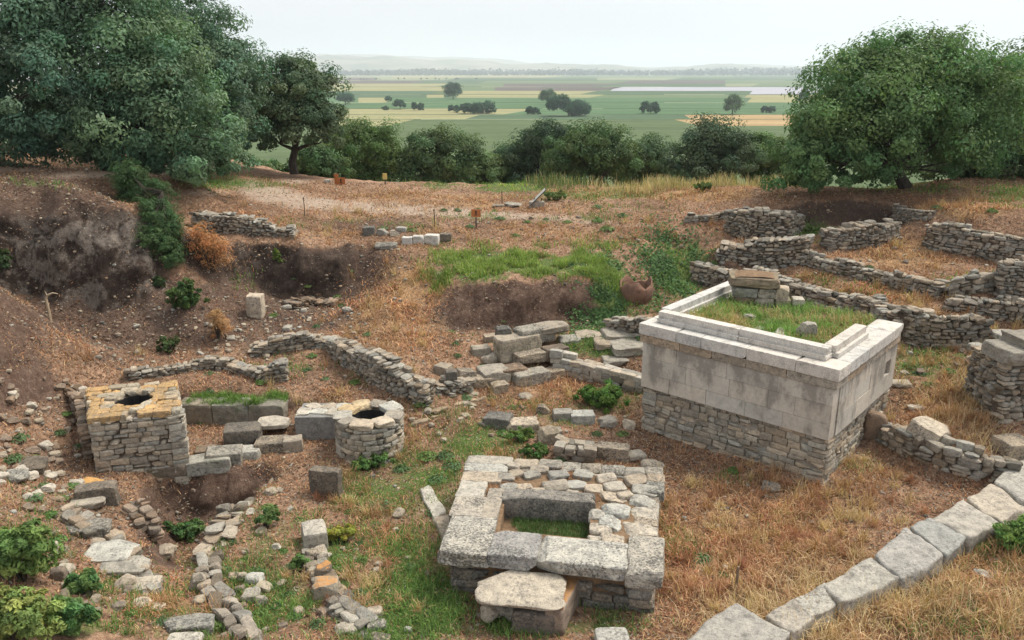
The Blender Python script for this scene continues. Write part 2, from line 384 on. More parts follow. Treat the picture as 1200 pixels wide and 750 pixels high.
DARK = patch([(330,374,120,17,1.),(230,378,60,26,1.),(130,385,70,22,1.),(530,372,45,22,.9),(660,350,60,26,1.),(1000,252,75,16,1.),(40,300,60,60,.8),(620,372,100,22,1.),(545,372,40,22,.75),(500,400,50,20,.4),(350,440,60,16,.45),(330,345,110,28,1.),(300,370,70,22,.9),(420,345,40,18,.9),(180,395,90,18,.8),(250,385,60,18,.7),(60,230,80,20,1.),(120,420,50,14,.6),(60,240,90,45,1.),(100,330,120,80,.75),(180,360,90,50,.8),(350,320,130,35,.85),(420,310,70,25,.9),(620,360,110,26,.85),(220,600,55,45,.9),(1000,250,70,15,1.),(60,470,80,40,.5),
  (290,390,80,25,.6),(880,580,50,30,.35),(960,575,60,30,.5),(1000,520,25,25,.6),(540,350,50,25,.5),(600,262,120,14,.4),(450,265,100,15,.55),(740,345,20,20,.6),(100,600,80,50,.45),(60,540,60,40,.5)])  # dark soil, plus shade painted onto the steep front of the mound
PATHM = patch([(290,216,24,6,.9),(310,224,40,7,1.),(330,232,45,8,1.),(370,238,50,8,1.),(410,241,50,8,1.),(450,243,50,8,1.),(490,246,50,8,.95),(530,249,50,7,.9),(570,251,50,6,.85),(610,253,45,5,.8),(650,256,45,4,.7),(700,260,45,4,.7),(745,264,40,4,.65),(110,205,70,6,.8),(180,207,60,5,.6),(20,198,60,5,.7),(240,226,40,5,.6),(345,212,30,4,.7)])
STRAW = patch([(1180,690,70,70,.95),(490,325,18,14,1.),(468,342,18,12,1.),(445,356,20,10,1.),(425,368,18,8,.9),(500,345,30,30,.6),(480,385,60,30,.6),(560,232,80,8,.6),(480,240,80,10,.55),(300,262,60,6,.5),(650,245,70,6,.5),(900,345,40,8,.5),(1060,352,50,8,.8),(960,325,40,6,.7),(1140,385,50,10,.6),(95,415,22,20,.4),(60,395,30,14,.3),(470,230,90,8,.6),(560,240,70,10,.6),(420,252,70,7,.5),(630,270,90,12,.55),(520,270,60,8,.5),(760,265,60,10,.5),(380,275,60,8,.5),(560,355,60,20,.25),(470,420,60,30,.4),(640,470,60,16,.5),(1000,560,80,30,.45),(900,640,130,60,.8),(860,690,70,50,.7),(450,520,60,40,.35),(1000,690,170,50,1.),(900,610,150,60,.75),(1100,700,90,50,.9),(1110,480,60,50,.95),(1130,430,60,25,.6),(1060,300,80,22,.8),(1000,345,100,14,.75),(1080,370,60,10,.7),(600,290,120,14,.4),(740,225,120,9,1.),
  (830,228,60,10,1.),(450,380,70,60,.55),(470,340,40,45,.7),(430,600,60,60,.35),(650,455,50,12,.7),(580,535,20,14,.6),(830,640,80,40,.6),(290,255,60,8,.4),(700,285,50,14,.5),(260,300,40,12,.4),(1130,245,70,14,.8),
  (860,270,50,14,.5),(200,715,50,14,.7),(430,690,40,30,.3),(110,405,60,25,.1),(350,460,60,20,.3),(830,285,40,20,.4)])

def ground_material():
    m, nt, b, out = new_mat('ground_cover'); w = wpos(nt); A = vcol(nt, 'Cover')
    sep = nt.nodes.new('ShaderNodeSeparateColor'); nt.links.new(A, sep.inputs[0])
    pc = nt.nodes.new('ShaderNodeSeparateColor'); nt.links.new(vcol(nt, 'Path'), pc.inputs[0]); pth, clf, pal = pc.outputs[0], pc.outputs[1], pc.outputs[2]
    n1 = noise(nt, 1.6, 8, .62, w); n2 = noise(nt, 9, 8, .7, w); n3 = noise(nt, 38, 6, .7, w); n4 = noise(nt, 5, 6, .7, w, 1.0)
    base = ramp(nt, n2, [(.25, (.088, .055, .037)), (.42, (.19, .114, .072)), (.58, (.31, .192, .122)), (.8, (.45, .32, .215))])
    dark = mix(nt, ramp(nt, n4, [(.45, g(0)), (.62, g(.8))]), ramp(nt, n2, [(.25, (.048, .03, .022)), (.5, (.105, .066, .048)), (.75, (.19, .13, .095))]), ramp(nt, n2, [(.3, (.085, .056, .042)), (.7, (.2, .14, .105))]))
    straw = ramp(nt, n3, [(.3, (.17, .092, .045)), (.5, (.32, .19, .095)), (.72, (.47, .32, .17))])
    green = ramp(nt, n3, [(.3, (.05, .07, .022)), (.55, (.11, .15, .045)), (.75, (.18, .22, .07))])
    path = ramp(nt, n2, [(.3, (.27, .2, .15)), (.6, (.4, .31, .235)), (.8, (.48, .39, .3))])
    base = mix(nt, 1.0, base, ramp(nt, noise(nt, .55, 5, .6, w), [(.36, (.72, .70, .70)), (.5, (1, 1, 1)), (.64, (1.28, 1.32, 1.36))]), 'MULTIPLY')
    def gate(ch, k=.9, lo=.42, hi=.62):
        f = math_(nt, 'ADD', ch, math_(nt, 'MULTIPLY', math_(nt, 'SUBTRACT', math_(nt, 'ADD', math_(nt, 'MULTIPLY', n1, .5), math_(nt, 'MULTIPLY', n4, .5)), .5), k))
        return ramp(nt, f, [(lo, g(0)), (hi, g(1))])
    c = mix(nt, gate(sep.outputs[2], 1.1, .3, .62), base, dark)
    c = mix(nt, gate(sep.outputs[0], 1.4, .35, .75), c, straw)
    c = mix(nt, gate(pth, .9, .3, .8), c, path)
    c = mix(nt, gate(sep.outputs[1], 1.5, .42, .68), c, green)
    n5 = noise(nt, .85, 5, .6, w, 1.2); n6 = noise(nt, 6, 8, .72, w)
    f5 = math_(nt, 'ADD', n5, math_(nt, 'MULTIPLY', math_(nt, 'SUBTRACT', n6, .5), .5))
    face = mix(nt, math_(nt, 'MULTIPLY', pal, ramp(nt, f5, [(.46, g(0)), (.58, g(1))])), ramp(nt, n6, [(.3, (.026, .019, .015)), (.5, (.058, .042, .033)), (.72, (.115, .086, .067))]), ramp(nt, n6, [(.3, (.10, .082, .068)), (.7, (.225, .19, .158))]))  # cliff earth, its colours darkened to paint in shade
    c = mix(nt, clf, c, face)
    # pebbles and crumbs
    vo = N(nt, 'ShaderNodeTexVoronoi', Scale=11.0); nt.links.new(w, vo.inputs['Vector'])
    peb = ramp(nt, vo.outputs['Distance'], [(.16, g(1)), (.24, g(0))])
    rnd = nt.nodes.new('ShaderNodeSeparateColor'); nt.links.new(vo.outputs['Color'], rnd.inputs[0])
    keep = ramp(nt, rnd.outputs[0], [(.84, g(0)), (.86, g(.7))])
    c = mix(nt, math_(nt, 'MULTIPLY', peb, keep), c, (.29, .25, .2))
    n7 = noise(nt, 75, 4, .75, w)
    c = mix(nt, 1.0, c, ramp(nt, n3, [(.25, g(.5)), (.5, g(1)), (.8, g(1.4))]), 'MULTIPLY')
    c = mix(nt, 1.0, c, ramp(nt, n7, [(.32, g(.55)), (.5, g(1)), (.7, g(1.4))]), 'MULTIPLY')
    nt.links.new(c, b.inputs['Base Color']); b.inputs['Roughness'].default_value = 1; b.inputs['Specular IOR Level'].default_value = .1
    bump(nt, b, math_(nt, 'ADD', math_(nt, 'ADD', n2, math_(nt, 'MULTIPLY', n3, .5)), math_(nt, 'MULTIPLY', math_(nt, 'MULTIPLY', peb, keep), .25)), .9, .05)
    return m
def build_ground():
    ys = [2.6]
    while ys[-1] < 172:
        y = ys[-1]; ys.append(y + (.075 if y < 38 else .075+(y-38)*.02))
    ys = np.array(ys); nu = 620
    s = np.linspace(-1, 1, nu); hw = 13.5 + .62*ys
    X = s[None, :]*hw[:, None]; Y = np.repeat(ys[:, None], nu, 1); Z = H(X, Y)
    st = lookup(SLOPE, X, Y)*(Y < 40)
    Z = Z + .012*vn2(X*9, Y*9, 40)*(Y < 45)
    k_ = np.clip(st-.7, 0, 1.2)*(Y < 30); Y0_ = Y; Y = Y + k_*(.16*vn3(X*1.3, Y*.6, Z*2.2, 91)+.09*vn3(X*3.2, Y, Z*4.5, 92)+.05*vn3(X*7, Y, Z*9, 93)); X = X + k_*.1*vn3(X*2.2, Y, Z*2.6, 94)
    n = np.arange(len(ys)*nu).reshape(len(ys), nu)
    Q = np.stack([n[:-1, :-1], n[:-1, 1:], n[1:, 1:], n[1:, :-1]], -1).reshape(-1, 4)
    mb = MB(); mb.add(np.c_[X.ravel(), Y.ravel(), Z.ravel()], Q)
    o = mb.build('ground', ground_material(), None, True, (0, 0, 0)); tag(o, 'dry brown earth of the excavated hilltop with grass patches', 'ground', kind='structure')
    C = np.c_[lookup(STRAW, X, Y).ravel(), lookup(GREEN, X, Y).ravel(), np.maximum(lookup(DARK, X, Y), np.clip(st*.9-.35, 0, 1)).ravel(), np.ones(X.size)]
    far = (Y.ravel() > 42); C[far, 1] = .7; C[far, 0] = .2
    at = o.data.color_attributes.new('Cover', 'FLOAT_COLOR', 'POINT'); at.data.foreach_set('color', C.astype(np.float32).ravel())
    p = lookup(PATHM, X, Y).ravel(); at = o.data.color_attributes.new('Path', 'FLOAT_COLOR', 'POINT'); at.data.foreach_set('color', np.c_[p, np.clip((st.ravel()-.6)*1.2, 0, 1)*np.clip((X.ravel() < -4.0)*1.0+.8*(X.ravel() > 8), 0, 1)*np.clip((Y.ravel()-17.6)/.8, 0, 1), np.clip((-6.6-X.ravel())/1.2, 0, 1)*np.clip((3.75-Z.ravel())/.5, 0, 1), np.ones(len(p))].astype(np.float32).ravel())
build_ground()

# ================================================================== FAR PLAIN
def pl(u, v): return P(u, v, PLAINZ)
YEL = (.27, .255, .135); GRN = (.075, .14, .07); DGR = (.07, .115, .068); PUR = (.105, .085, .088); OLV = (.085, .12, .058); PALE = (.21, .23, .14); TAN = (.36, .25, .13); WHT = (.36, .355, .40); LGR = (.115, .16, .085)
ROWS = [  # top row, bottom row, [(right edge at the bottom, slant, colour)]
 (147.5, 260, [(9999,0,OLV)]),
 (139.5,147.5,[(395,0,OLV),(455,30,YEL),(820,-30,OLV),(935,0,TAN),(9999,0,LGR)]),
 (134, 139.5,[(395,0,OLV),(545,18,YEL),(810,-8,DGR),(940,0,TAN),(9999,0,LGR)]),
 (127, 134,[(400,0,GRN),(590,40,YEL),(820,-6,GRN),(9999,0,GRN)]),
 (120, 127,[(450,0,GRN),(700,0,GRN),(9999,0,GRN)]),
 (114.5,120,[(420,0,GRN),(452,6,YEL),(640,0,GRN),(760,0,GRN),(872,0,GRN),(875,6,DGR),(9999,0,YEL)]),
 (110.5,114.5,[(500,0,DGR),(520,0,YEL),(535,0,DGR),(690,20,YEL),(872,4,LGR),(9999,0,YEL)]),
 (106.5,110.5,[(505,10,DGR),(540,0,OLV),(680,20,YEL),(730,0,DGR),(878,4,DGR),(960,0,WHT),(9999,0,DGR)]),
 (101.5,106.5,[(535,8,YEL),(580,0,LGR),(700,30,PUR),(715,4,LGR),(960,0,WHT),(9999,0,DGR)]),
 (98, 101.5,[(510,20,YEL),(590,0,LGR),(690,40,PUR),(850,0,DGR),(880,10,PALE),(9999,0,LGR)]),
 (94, 98,[(480,20,PUR),(560,10,DGR),(720,20,LGR),(850,0,PUR),(9999,0,LGR)]),
 (91, 94,[(440,0,PUR),(520,20,PALE),(700,0,DGR),(780,20,PALE),(9999,0,DGR)]),
 (88.5,91,[(460,0,PALE),(640,30,YEL),(860,0,LGR),(9999,0,DGR)]),
 (86, 88.5,[(500,0,LGR),(620,0,PALE),(830,0,LGR),(9999,0,LGR)]),
 (82.6, 86,[(9999,0,DGR)])]
def build_plain():
    mb = MB(); rr = random.Random(4)
    HED = (.055, .085, .045)
    for k, (vt, vb, cells) in enumerate(ROWS):
        if k in (1, 2, 3, 4, 6, 8, 10): vt = vt + .55*(vb-vt)/max(4, vb-vt)
        last_b, last_t = -1500.0, -1500.0
        for ub, sl, c in cells:
            c = tuple(.86*q+.14*o for q, o in zip(c, (.14, .155, .095)))  # field tones pulled together, some haze painted into the colour
            ut = ub + sl
            if ub > 5000: ub = ut = 2700.0
            for i in range(6):
                l0, l1 = i/6, (i+1)/6
                q = [pl(last_b+(ub-last_b)*l0, vb), pl(last_b+(ub-last_b)*l1, vb), pl(last_t+(ut-last_t)*l1, vt), pl(last_t+(ut-last_t)*l0, vt)]
                mb.add(q, [[0, 1, 2, 3]], None, c)
            last_b, last_t = ub, ut
        if k in (1, 2, 3, 4, 6, 8, 10):                             # ditches and hedge banks between the strips
            v0 = ROWS[k][0]; e = np.linspace(-1500, 2700, 60)
            for u0, u1 in zip(e[:-1], e[1:]):
                mb.add([pl(u0, vt), pl(u1, vt), pl(u1, v0), pl(u0, v0)], [[0, 1, 2, 3]], None, HED if rr.random() < .6 else LGR if rr.random() < .5 else PALE)
    f = 14600.0; y1 = pl(600, 82.6)[1]
    mb.add([[-f, y1, PLAINZ], [f, y1, PLAINZ], [f, f, PLAINZ], [-f, f, PLAINZ]], [[0, 1, 2, 3]], None, DGR)
    m, nt, b, out = new_mat('farm_fields'); w = wpos(nt)
    mp = N(nt, 'ShaderNodeMapping'); nt.links.new(w, mp.inputs[0]); mp.inputs['Scale'].default_value = (.012, .05, 1)
    c = mix(nt, 1.0, vcol(nt), ramp(nt, noise(nt, 1.0, 6, .6, mp.outputs[0]), [(.25, g(.72)), (.5, g(1)), (.75, g(1.22))]), 'MULTIPLY')
    mp2 = N(nt, 'ShaderNodeMapping'); nt.links.new(w, mp2.inputs[0]); mp2.inputs['Rotation'].default_value = (0, 0, .25)
    c = mix(nt, 1.0, c, ramp(nt, noise(nt, .16, 5, .7, w), [(.3, g(.86)), (.7, g(1.12))]), 'MULTIPLY')
    nt.links.new(c, b.inputs['Base Color']); b.inputs['Roughness'].default_value = 1; b.inputs['Specular IOR Level'].default_value = 0
    tag(mb.build('field', m, None, False, (0, 0, PLAINZ)), 'patchwork of crop fields on the flat plain', 'field', kind='structure')
build_plain()
def build_hills():
    mb = MB(); m, nt, b, out = new_mat('far_hill'); w = wpos(nt)
    nt.links.new(ramp(nt, noise(nt, .004, 5, .6, w), [(.4, (.08, .1, .06)), (.6, (.22, .2, .14))]), b.inputs['Base Color'])
    for (yy, hgt, seed, prof) in ((6200, 1, 1, [(200,66),(330,68),(400,66),(470,68),(540,70),(600,73),(660,76),(740,79),(790,78),(826,75.5),(850,78),(900,79.5),(960,79),(1040,77),(1200,74)]),
                                   (8800, 1, 4, [(0,62),(200,60),(380,62),(470,65),(560,69),(640,74),(760,78),(900,77),(1000,74),(1200,70),(1400,66)])):
        us = np.linspace(-200, 1500, 220); d = (us-600)/F*yy*1.02
        top = np.array([zat(yy, v) for v in np.interp(us, [p[0] for p in prof], [p[1] for p in prof])]) + 14*fbm2(us*.02, us*0, seed) + 5*vn2(us*.12, us*0, seed+9)
        top = np.maximum(top, PLAINZ+2)
        rows = []
        for k, (dy, fz) in enumerate(((0, 0), (300, .45), (700, .8), (1100, 1.0), (1900, .6), (2600, 0))):
            rows.append(np.c_[d, np.full_like(d, yy-1100+dy), PLAINZ-1+(top-PLAINZ+1)*fz])
        V = np.concatenate(rows); n = np.arange(len(V)).reshape(6, -1)
        mb.add(V, np.stack([n[:-1, :-1], n[:-1, 1:], n[1:, 1:], n[1:, :-1]], -1).reshape(-1, 4))
    tag(mb.build('hills', m, None, True), 'pale low hills fading on the horizon', 'hills', kind='structure')
build_hills()

# ================================================================== SKY, SUN, HAZE, CAMERA
SUN_EL, SUN_AZ = math.radians(57), math.radians(62)      # azimuth from +Y clockwise: ahead and to the right, so faces toward the viewer are in soft shade
def build_light():
    w = bpy.data.worlds.new('World'); scene.world = w; w.use_nodes = True; nt = w.node_tree; nt.nodes.clear()
    out = nt.nodes.new('ShaderNodeOutputWorld'); bg = nt.nodes.new('ShaderNodeBackground')
    sky = nt.nodes.new('ShaderNodeTexSky'); sky.sky_type = 'NISHITA'; sky.sun_disc = False
    sky.sun_elevation = SUN_EL; sky.sun_rotation = SUN_AZ; sky.altitude = 0; sky.air_density = 1.0; sky.dust_density = 6.0; sky.ozone_density = 1.0
    # thin even cloud: most of the blue is washed out of the sky
    hsv = nt.nodes.new('ShaderNodeHueSaturation'); hsv.inputs['Saturation'].default_value = .3
    nt.links.new(sky.outputs[0], hsv.inputs['Color'])
    mx = nt.nodes.new('ShaderNodeMix'); mx.data_type = 'RGBA'; mx.inputs[0].default_value = .6; mx.inputs[7].default_value = (7.0, 7.3, 7.8, 1)
    tc = nt.nodes.new('ShaderNodeTexCoord'); n = N(nt, 'ShaderNodeTexNoise', Scale=2.2, Detail=6.0, Roughness=.55); mp = nt.nodes.new('ShaderNodeMapping'); mp.inputs['Scale'].default_value = (1, 1, 5)
    nt.links.new(tc.outputs['Generated'], mp.inputs[0]); nt.links.new(mp.outputs[0], n.inputs['Vector'])
    cl = ramp(nt, n.outputs['Fac'], [(.3, (6.3, 6.55, 6.95)), (.7, (7.3, 7.5, 7.8))])
    nt.links.new(hsv.outputs[0], mx.inputs[6]); nt.links.new(cl, mx.inputs[7])
    nt.links.new(mx.outputs[2], bg.inputs[0]); bg.inputs[1].default_value = .087
    nt.links.new(bg.outputs[0], out.inputs[0])
    s = bpy.data.lights.new('sun', 'SUN'); s.energy = 2.05; s.angle = math.radians(22); s.color = (1, .93, .82)
    o = bpy.data.objects.new('sun', s); COL.objects.link(o); o.location = (0, 0, 60)
    d = Vector((math.sin(SUN_AZ)*math.cos(SUN_EL), math.cos(SUN_AZ)*math.cos(SUN_EL), math.sin(SUN_EL)))
    o.rotation_euler = d.to_track_quat('Z', 'Y').to_euler()
    mb = MB(); lo = np.array([-15000, -300, PLAINZ-3.0]); hi = np.array([15000, 15200, 260.0])
    box(mb, (lo+hi)/2, hi-lo)
    m = bpy.data.materials.new('haze_air'); m.use_nodes = True; nt = m.node_tree; nt.nodes.clear(); out = nt.nodes.new('ShaderNodeOutputMaterial')
    v = nt.nodes.new('ShaderNodeVolumePrincipled'); v.inputs['Color'].default_value = (.86, .93, 1.0, 1); v.inputs['Density'].default_value = .00018; v.inputs['Anisotropy'].default_value = .2
    nt.links.new(v.outputs[0], out.inputs['Volume'])
    tag(mb.build('haze', m, None, False, (0, 7000, 0)), 'thin summer haze over the plain', 'haze', kind='stuff')
build_light()
cam = bpy.data.cameras.new('camera'); cam.sensor_width = 36; cam.lens = F/1200*36; cam.clip_end = 60000; cam.clip_start = .1
co = bpy.data.objects.new('camera', cam); COL.objects.link(co); co.location = (0, 0, CAMZ); co.rotation_euler = (PI/2-TILT, 0, 0); scene.camera = co
scene.view_settings.view_transform = 'Standard'; scene.view_settings.look = 'None'; scene.view_settings.exposure = 1.03; scene.view_settings.gamma = 1
scene.cycles.use_denoising = True; scene.cycles.volume_bounces = 2; scene.cycles.max_bounces = 6; scene.cycles.transparent_max_bounces = 8
# ================================================================== STONEWORK
M_RUB = mat_stone('rubble_stone', .6)
M_ROCK = mat_stone('loose_rock', .65)
M_DARKB = mat_stone('lichened_block', 1.0, (.07, .066, .058), (1.5, 1.42, 1.28), 1.3, 1.0)
M_PALEB = mat_stone('worn_limestone', .8, (.15, .14, .122), (1.3, 1.26, 1.18), 1.0, .8)
M_MARB = mat_stone('pale_marble', .3, (.22, .215, .21), (1.12, 1.1, 1.06), .8, .35)
M_ORNG = mat_stone('orange_lichen_stone', 1.0, (.20, .165, .12), (1.3, 1.22, 1.05), 2.2, .9)
M_OTOP = mat_stone('stone_with_orange_crust', .6, (.1, .09, .08), (1.25, 1.2, 1.1), 1.0, .8, 0, (.55, .27, .09))
M_MOSS = mat_stone('mossy_block', .7, (.06, .06, .05), (1.3, 1.25, 1.1), 1.0, .8, 1.0)
def soil_mat(name, c0, c1, sc=8):
    m, nt, b, out = new_mat(name); w = wpos(nt); n = noise(nt, sc, 8, .7, w)
    nt.links.new(ramp(nt, n, [(.3, c0), (.7, c1)]), b.inputs['Base Color']); bump(nt, b, n, .8, .04); b.inputs['Roughness'].default_value = 1; return m
M_SOIL = soil_mat('wall_soil', (.07, .052, .04), (.16, .125, .095))
M_LITTER = soil_mat('dry_soil_fill', (.10, .065, .04), (.27, .175, .1), 12)
M_HOLE = soil_mat('well_dark', (.012, .012, .012), (.03, .03, .028))
R0 = random.Random(5)
GREY = (.31, .28, .232); PALE_ = (.41, .375, .315); WARM = (.36, .295, .215); DGREY = (.17, .152, .128); MARB = (.52, .50, .465); BRN = (.22, .17, .128)
def tint(c, r=R0, k=.24):
    f = 1 + r.uniform(-k, k); w = r.uniform(-.09, .09)*(.35 if c[0] > .45 else 1); return (c[0]*f*(1+w), c[1]*f, c[2]*f*(1-w))
def pathpts(pts):
    A = np.array(pts, float); d = np.r_[0, np.cumsum(np.hypot(*(A[1:, :2]-A[:-1, :2]).T))]; return A, d
def rubble(mb, core, pts, th=.45, course=.082, ln=(.09, .25), seed=1, col=(.285, .255, .21), tpl=RUB, ragged=.12, jit=.09, k=.25, sink=.08, tight=1.04, inset=.07):
    "dry stone work along pts (x, y, foot, top): two faces of laid stones round an earth core"
    r = random.Random(seed); A, D = pathpts(pts); L = D[-1]
    zb0 = lambda s: np.interp(s, D, A[:, 2]) - sink
    zt0 = lambda s: np.interp(s, D, A[:, 3]) + ragged*vn2(np.array(s*1.7), np.array(0.), seed)
    Hmax = max(a[3]-a[2] for a in A) + sink + ragged*1.3
    def fr(s):
        p = np.array([np.interp(s, D, A[:, 0]), np.interp(s, D, A[:, 1])]); q0 = np.array([np.interp(max(s-.15, 0), D, A[:, 0]), np.interp(max(s-.15, 0), D, A[:, 1])]); q1 = np.array([np.interp(min(s+.15, L), D, A[:, 0]), np.interp(min(s+.15, L), D, A[:, 1])])
        t = (q1-q0)/np.linalg.norm(q1-q0); return p, t
    for side in (-1, 1):
        z = 0.0
        while z < Hmax:
            h = course*r.uniform(.65, 1.5); s = r.uniform(-.1, .05)
            while s < L:
                w = (ln[0]+(ln[1]-ln[0])*r.random()**1.5)*(1.3 if h > course*1.1 else .9); sc = min(max(s+w/2, 0), L)
                zz = zb0(sc) + z
                if zz + h*.55 < zt0(sc):
                    p, t = fr(sc); n = np.array([-t[1], t[0]]); d = th*.5*r.uniform(.85, 1.1)
                    c2 = p + n*side*(th/2-d/2+r.uniform(-.025, .025)); hh = h*r.uniform(.95, 1.08)
                    slope = math.atan2(zb0(min(sc+.2, L))-zb0(max(sc-.2, 0)), .4)
                    R = rotz(math.atan2(t[1], t[0]) + r.uniform(-jit, jit)) @ roty(-slope + r.uniform(-jit, jit)) @ rotx(r.uniform(-jit, jit))
                    cc_ = tint(col, r, k+.06) if r.random() > .16 else tint((col[0]*.55, col[1]*.53, col[2]*.5), r, k)
                    if h > course*1.05 and r.random() < .3:         # two thin stones in one place
                        put(mb, r.choice(tpl), (c2[0], c2[1], zz+h*.25), (w*tight, d*1.05, hh*.53), R, cc_); put(mb, r.choice(tpl), (c2[0]+r.uniform(-.02, .02), c2[1], zz+h*.75), (w*tight*r.uniform(.7, 1), d*1.05, hh*.53), R, tint(col, r, k))
                    else: put(mb, r.choice(tpl), (c2[0], c2[1], zz+h/2), (w*tight, d*1.05, hh*tight*(1 if r.random() > .15 else 1.3)), R, cc_)
                s += w
            z += h
    if core is not None:
        ss = np.linspace(0, L, max(2, int(L/.25)+1)); V = []
        for s in ss:
            p, t = fr(s); n = np.array([-t[1], t[0]])*(th/2-inset); zt = zt0(s)-.10; zb = zb0(s)-.25
            zt = max(zt, zb+.06)
            V += [[*(p-n), zb], [*(p-n), zt], [*(p+n), zt], [*(p+n), zb]]
        n_ = len(ss); Q = [[4*i+k2, 4*i+(k2+1) % 4, 4*(i+1)+(k2+1) % 4, 4*(i+1)+k2] for i in range(n_-1) for k2 in range(4)] + [[0, 1, 2, 3], [4*n_-1, 4*n_-2, 4*n_-3, 4*n_-4]]
        core.add(V, Q, None, (1, 1, 1))
def wall(px, label, seed, name='rubble_wall', group=None, off=.2, mat=None, **kw):
    "dry stone wall from (photo column, foot row, top row) along its face; the body stands behind the face"
    pts = []
    for (u, vb, vt) in px:
        p = G(u, vb); d = p[:2]/np.linalg.norm(p[:2]); q = p[:2] + d*off*.6
        zt = zat(p[1]+.05, vt); pts.append((q[0], q[1], p[2], max(zt, p[2]+.08)))
    m = np.mean(np.array(pts), 0)
    root = thing(name, label, 'wall', (m[0], m[1], m[2]), group)
    mb = MB(); co_ = MB(); rubble(mb, co_, pts, seed=seed, **kw)
    mb.build('stonework', mat or M_RUB, root); co_.build('earth_core', M_SOIL, root)
    return root
W = wall
W([(814,330,308),(850,340,312),(885,348,319),(925,357,331),(963,366,338),(1010,380,350),(1050,397,364),(1070,402,366),(1100,406,369),(1128,406,372),(1150,398,376)], 'long rubble wall curving behind the marble altar, the lowest of the terrace walls', 1, th=.5)
W([(842,308,287),(880,313,284),(917,313,283),(943,311,280)], 'thick grey rubble wall with rounded end, start of the upper terrace', 2, th=.8, course=.1, ln=(.12, .3), off=.5)
W([(945,311,299),(967,317,303),(1000,324,309),(1042,334,317),(1062,341,321),(1100,350,332)], 'long low rubble wall of the middle terrace above the lowest wall', 3, th=.45)
W([(1106,364,350),(1150,369,347),(1205,378,352)], 'low rubble wall between the wall stub and the frame edge', 4, th=.5, off=.3)
W([(1112,350,326),(1135,345,319),(1158,342,318)], 'short broken wall stub with a flat slab on top', 5, th=.4)
W([(1165,350,309),(1185,352,305),(1215,354,306)], 'square rubble pier standing at the end of the terrace', 6, th=.6, off=.4)
W([(966,294,270),(990,292,266),(1020,289,262),(1042,282,258)], 'curving rubble wall in front of the dark earth bank under the oak', 7, th=.6, off=.4)
W([(1085,288,262),(1110,293,264),(1150,300,270),(1200,309,278),(1240,316,284)], 'tall rubble retaining wall at the foot of the dry mound', 8, th=.5, course=.09)
W([(855,272,250),(885,279,247),(912,280,250),(932,270,248)], 'coursed rubble wall at the end of the grassy terrace beside the oak', 9, th=.5, off=.3)
W([(1050,256,243),(1070,259,244),(1090,262,247)], 'patch of small rubble set in the dark bank below the oak', 10, th=.3, course=.06, ln=(.06, .14))
W([(296,418,405),(330,412,397),(362,408,393),(392,408,394)], 'low rubble wall along the back of the upper room', 11, th=.4, course=.06, ln=(.09, .26))
W([(392,412,396),(415,428,404),(440,444,414),(462,458,428),(485,468,440),(505,474,452)], 'diagonal rubble wall holding back the reddish slope', 12, th=.45, course=.07, ln=(.08, .2))
W([(150,446,437),(190,440,428),(230,434,424),(268,433,423),(290,440,430),(310,448,434),(334,446,424)], 'low crooked rubble wall behind the square well', 13, th=.35, course=.058, ln=(.08, .22))
W([(232,268,252),(265,272,253),(300,274,258),(345,276,264)], 'loose rubble wall on the slope below the path', 14, th=.5, course=.065, ln=(.07, .2), ragged=.2, jit=.25)
W([(648,436,413),(680,443,421),(715,451,430),(748,460,440)], 'low retaining wall of squared stones joining the marble altar', 15, th=.35, course=.13, ln=(.22, .42), tpl=ASH, ragged=.03, col=(.36, .33, .28))
W([(712,392,374),(735,394,374),(765,398,376)], 'short rubble wall behind the corner of the marble altar', 16, th=.35)
W([(652,535,513),(670,541,517),(690,543,521)], 'short piece of coursed wall behind the paved platform', 17, th=.4, course=.1, ln=(.14, .26), tpl=ASH, ragged=.04)
W([(1012,500,484),(1040,518,500),(1075,535,512),(1110,548,522),(1150,560,535),(1185,566,541)], 'low rubble wall between the marble altar and the parapet', 18, th=.4, course=.1, ln=(.12, .3))
W([(498,460,453),(520,462,449),(545,458,446)], 'tumbled dark rubble at the foot of the squared blocks', 19, th=.4, course=.075)
W([(345,552,547),(318,566,557),(296,585,574),(277,610,596),(262,635,622),(250,652,642)], 'curved line of rough stones along the edge of the sunken trench', 20, th=.5, course=.1, ln=(.14, .4), col=(.30,.262,.21), ragged=.12, jit=.2)
W([(150,603,590),(165,612,592),(176,634,606)], 'broken rubble lining on the near side of the sunken trench', 21, th=.35, course=.1, col=BRN)
W([(78,462,449),(92,470,452),(104,500,470),(112,540,512)], 'broken rubble edge against the side of the square well', 22, th=.35, course=.07, col=BRN)
W([(340,362,350),(365,358,347),(395,356,349)], 'scatter of low rubble masonry on the pit slope', 23, th=.6, course=.05, ln=(.07,.2), ragged=.1, jit=.3, col=BRN)
W([(805,262,254),(830,260,252),(852,256,249)], 'low line of flat stones in the reddish bank', 24, th=.3, course=.08)
W([(250,655,649),(244,676,668),(250,700,693),(264,722,714),(284,746,738),(300,770,762)], 'low line of half buried rubble continuing the trench edge toward the frame', 26, th=.34, course=.09, ln=(.1, .3), ragged=.16, jit=.3, col=(.28,.245,.2))
W([(362,640,634),(372,672,666),(384,702,696),(408,728,722),(440,748,741)], 'half buried footing of the stone line through the grass', 27, th=.35, course=.09, ln=(.12, .3), ragged=.05, jit=.2)
W([(64,604,596),(96,618,609),(128,642,632),(152,668,659),(172,700,692)], 'half buried rubble footing on the near bank of the trench', 28, th=.4, course=.09, ln=(.1, .3), ragged=.16, jit=.3, col=(.27,.235,.19))
W([(478,500,493),(510,488,481),(535,474,468),(560,468,463)], 'low kerb of flat stones leading from the round well', 25, th=.3, course=.1, ln=(.25, .5), col=WARM)

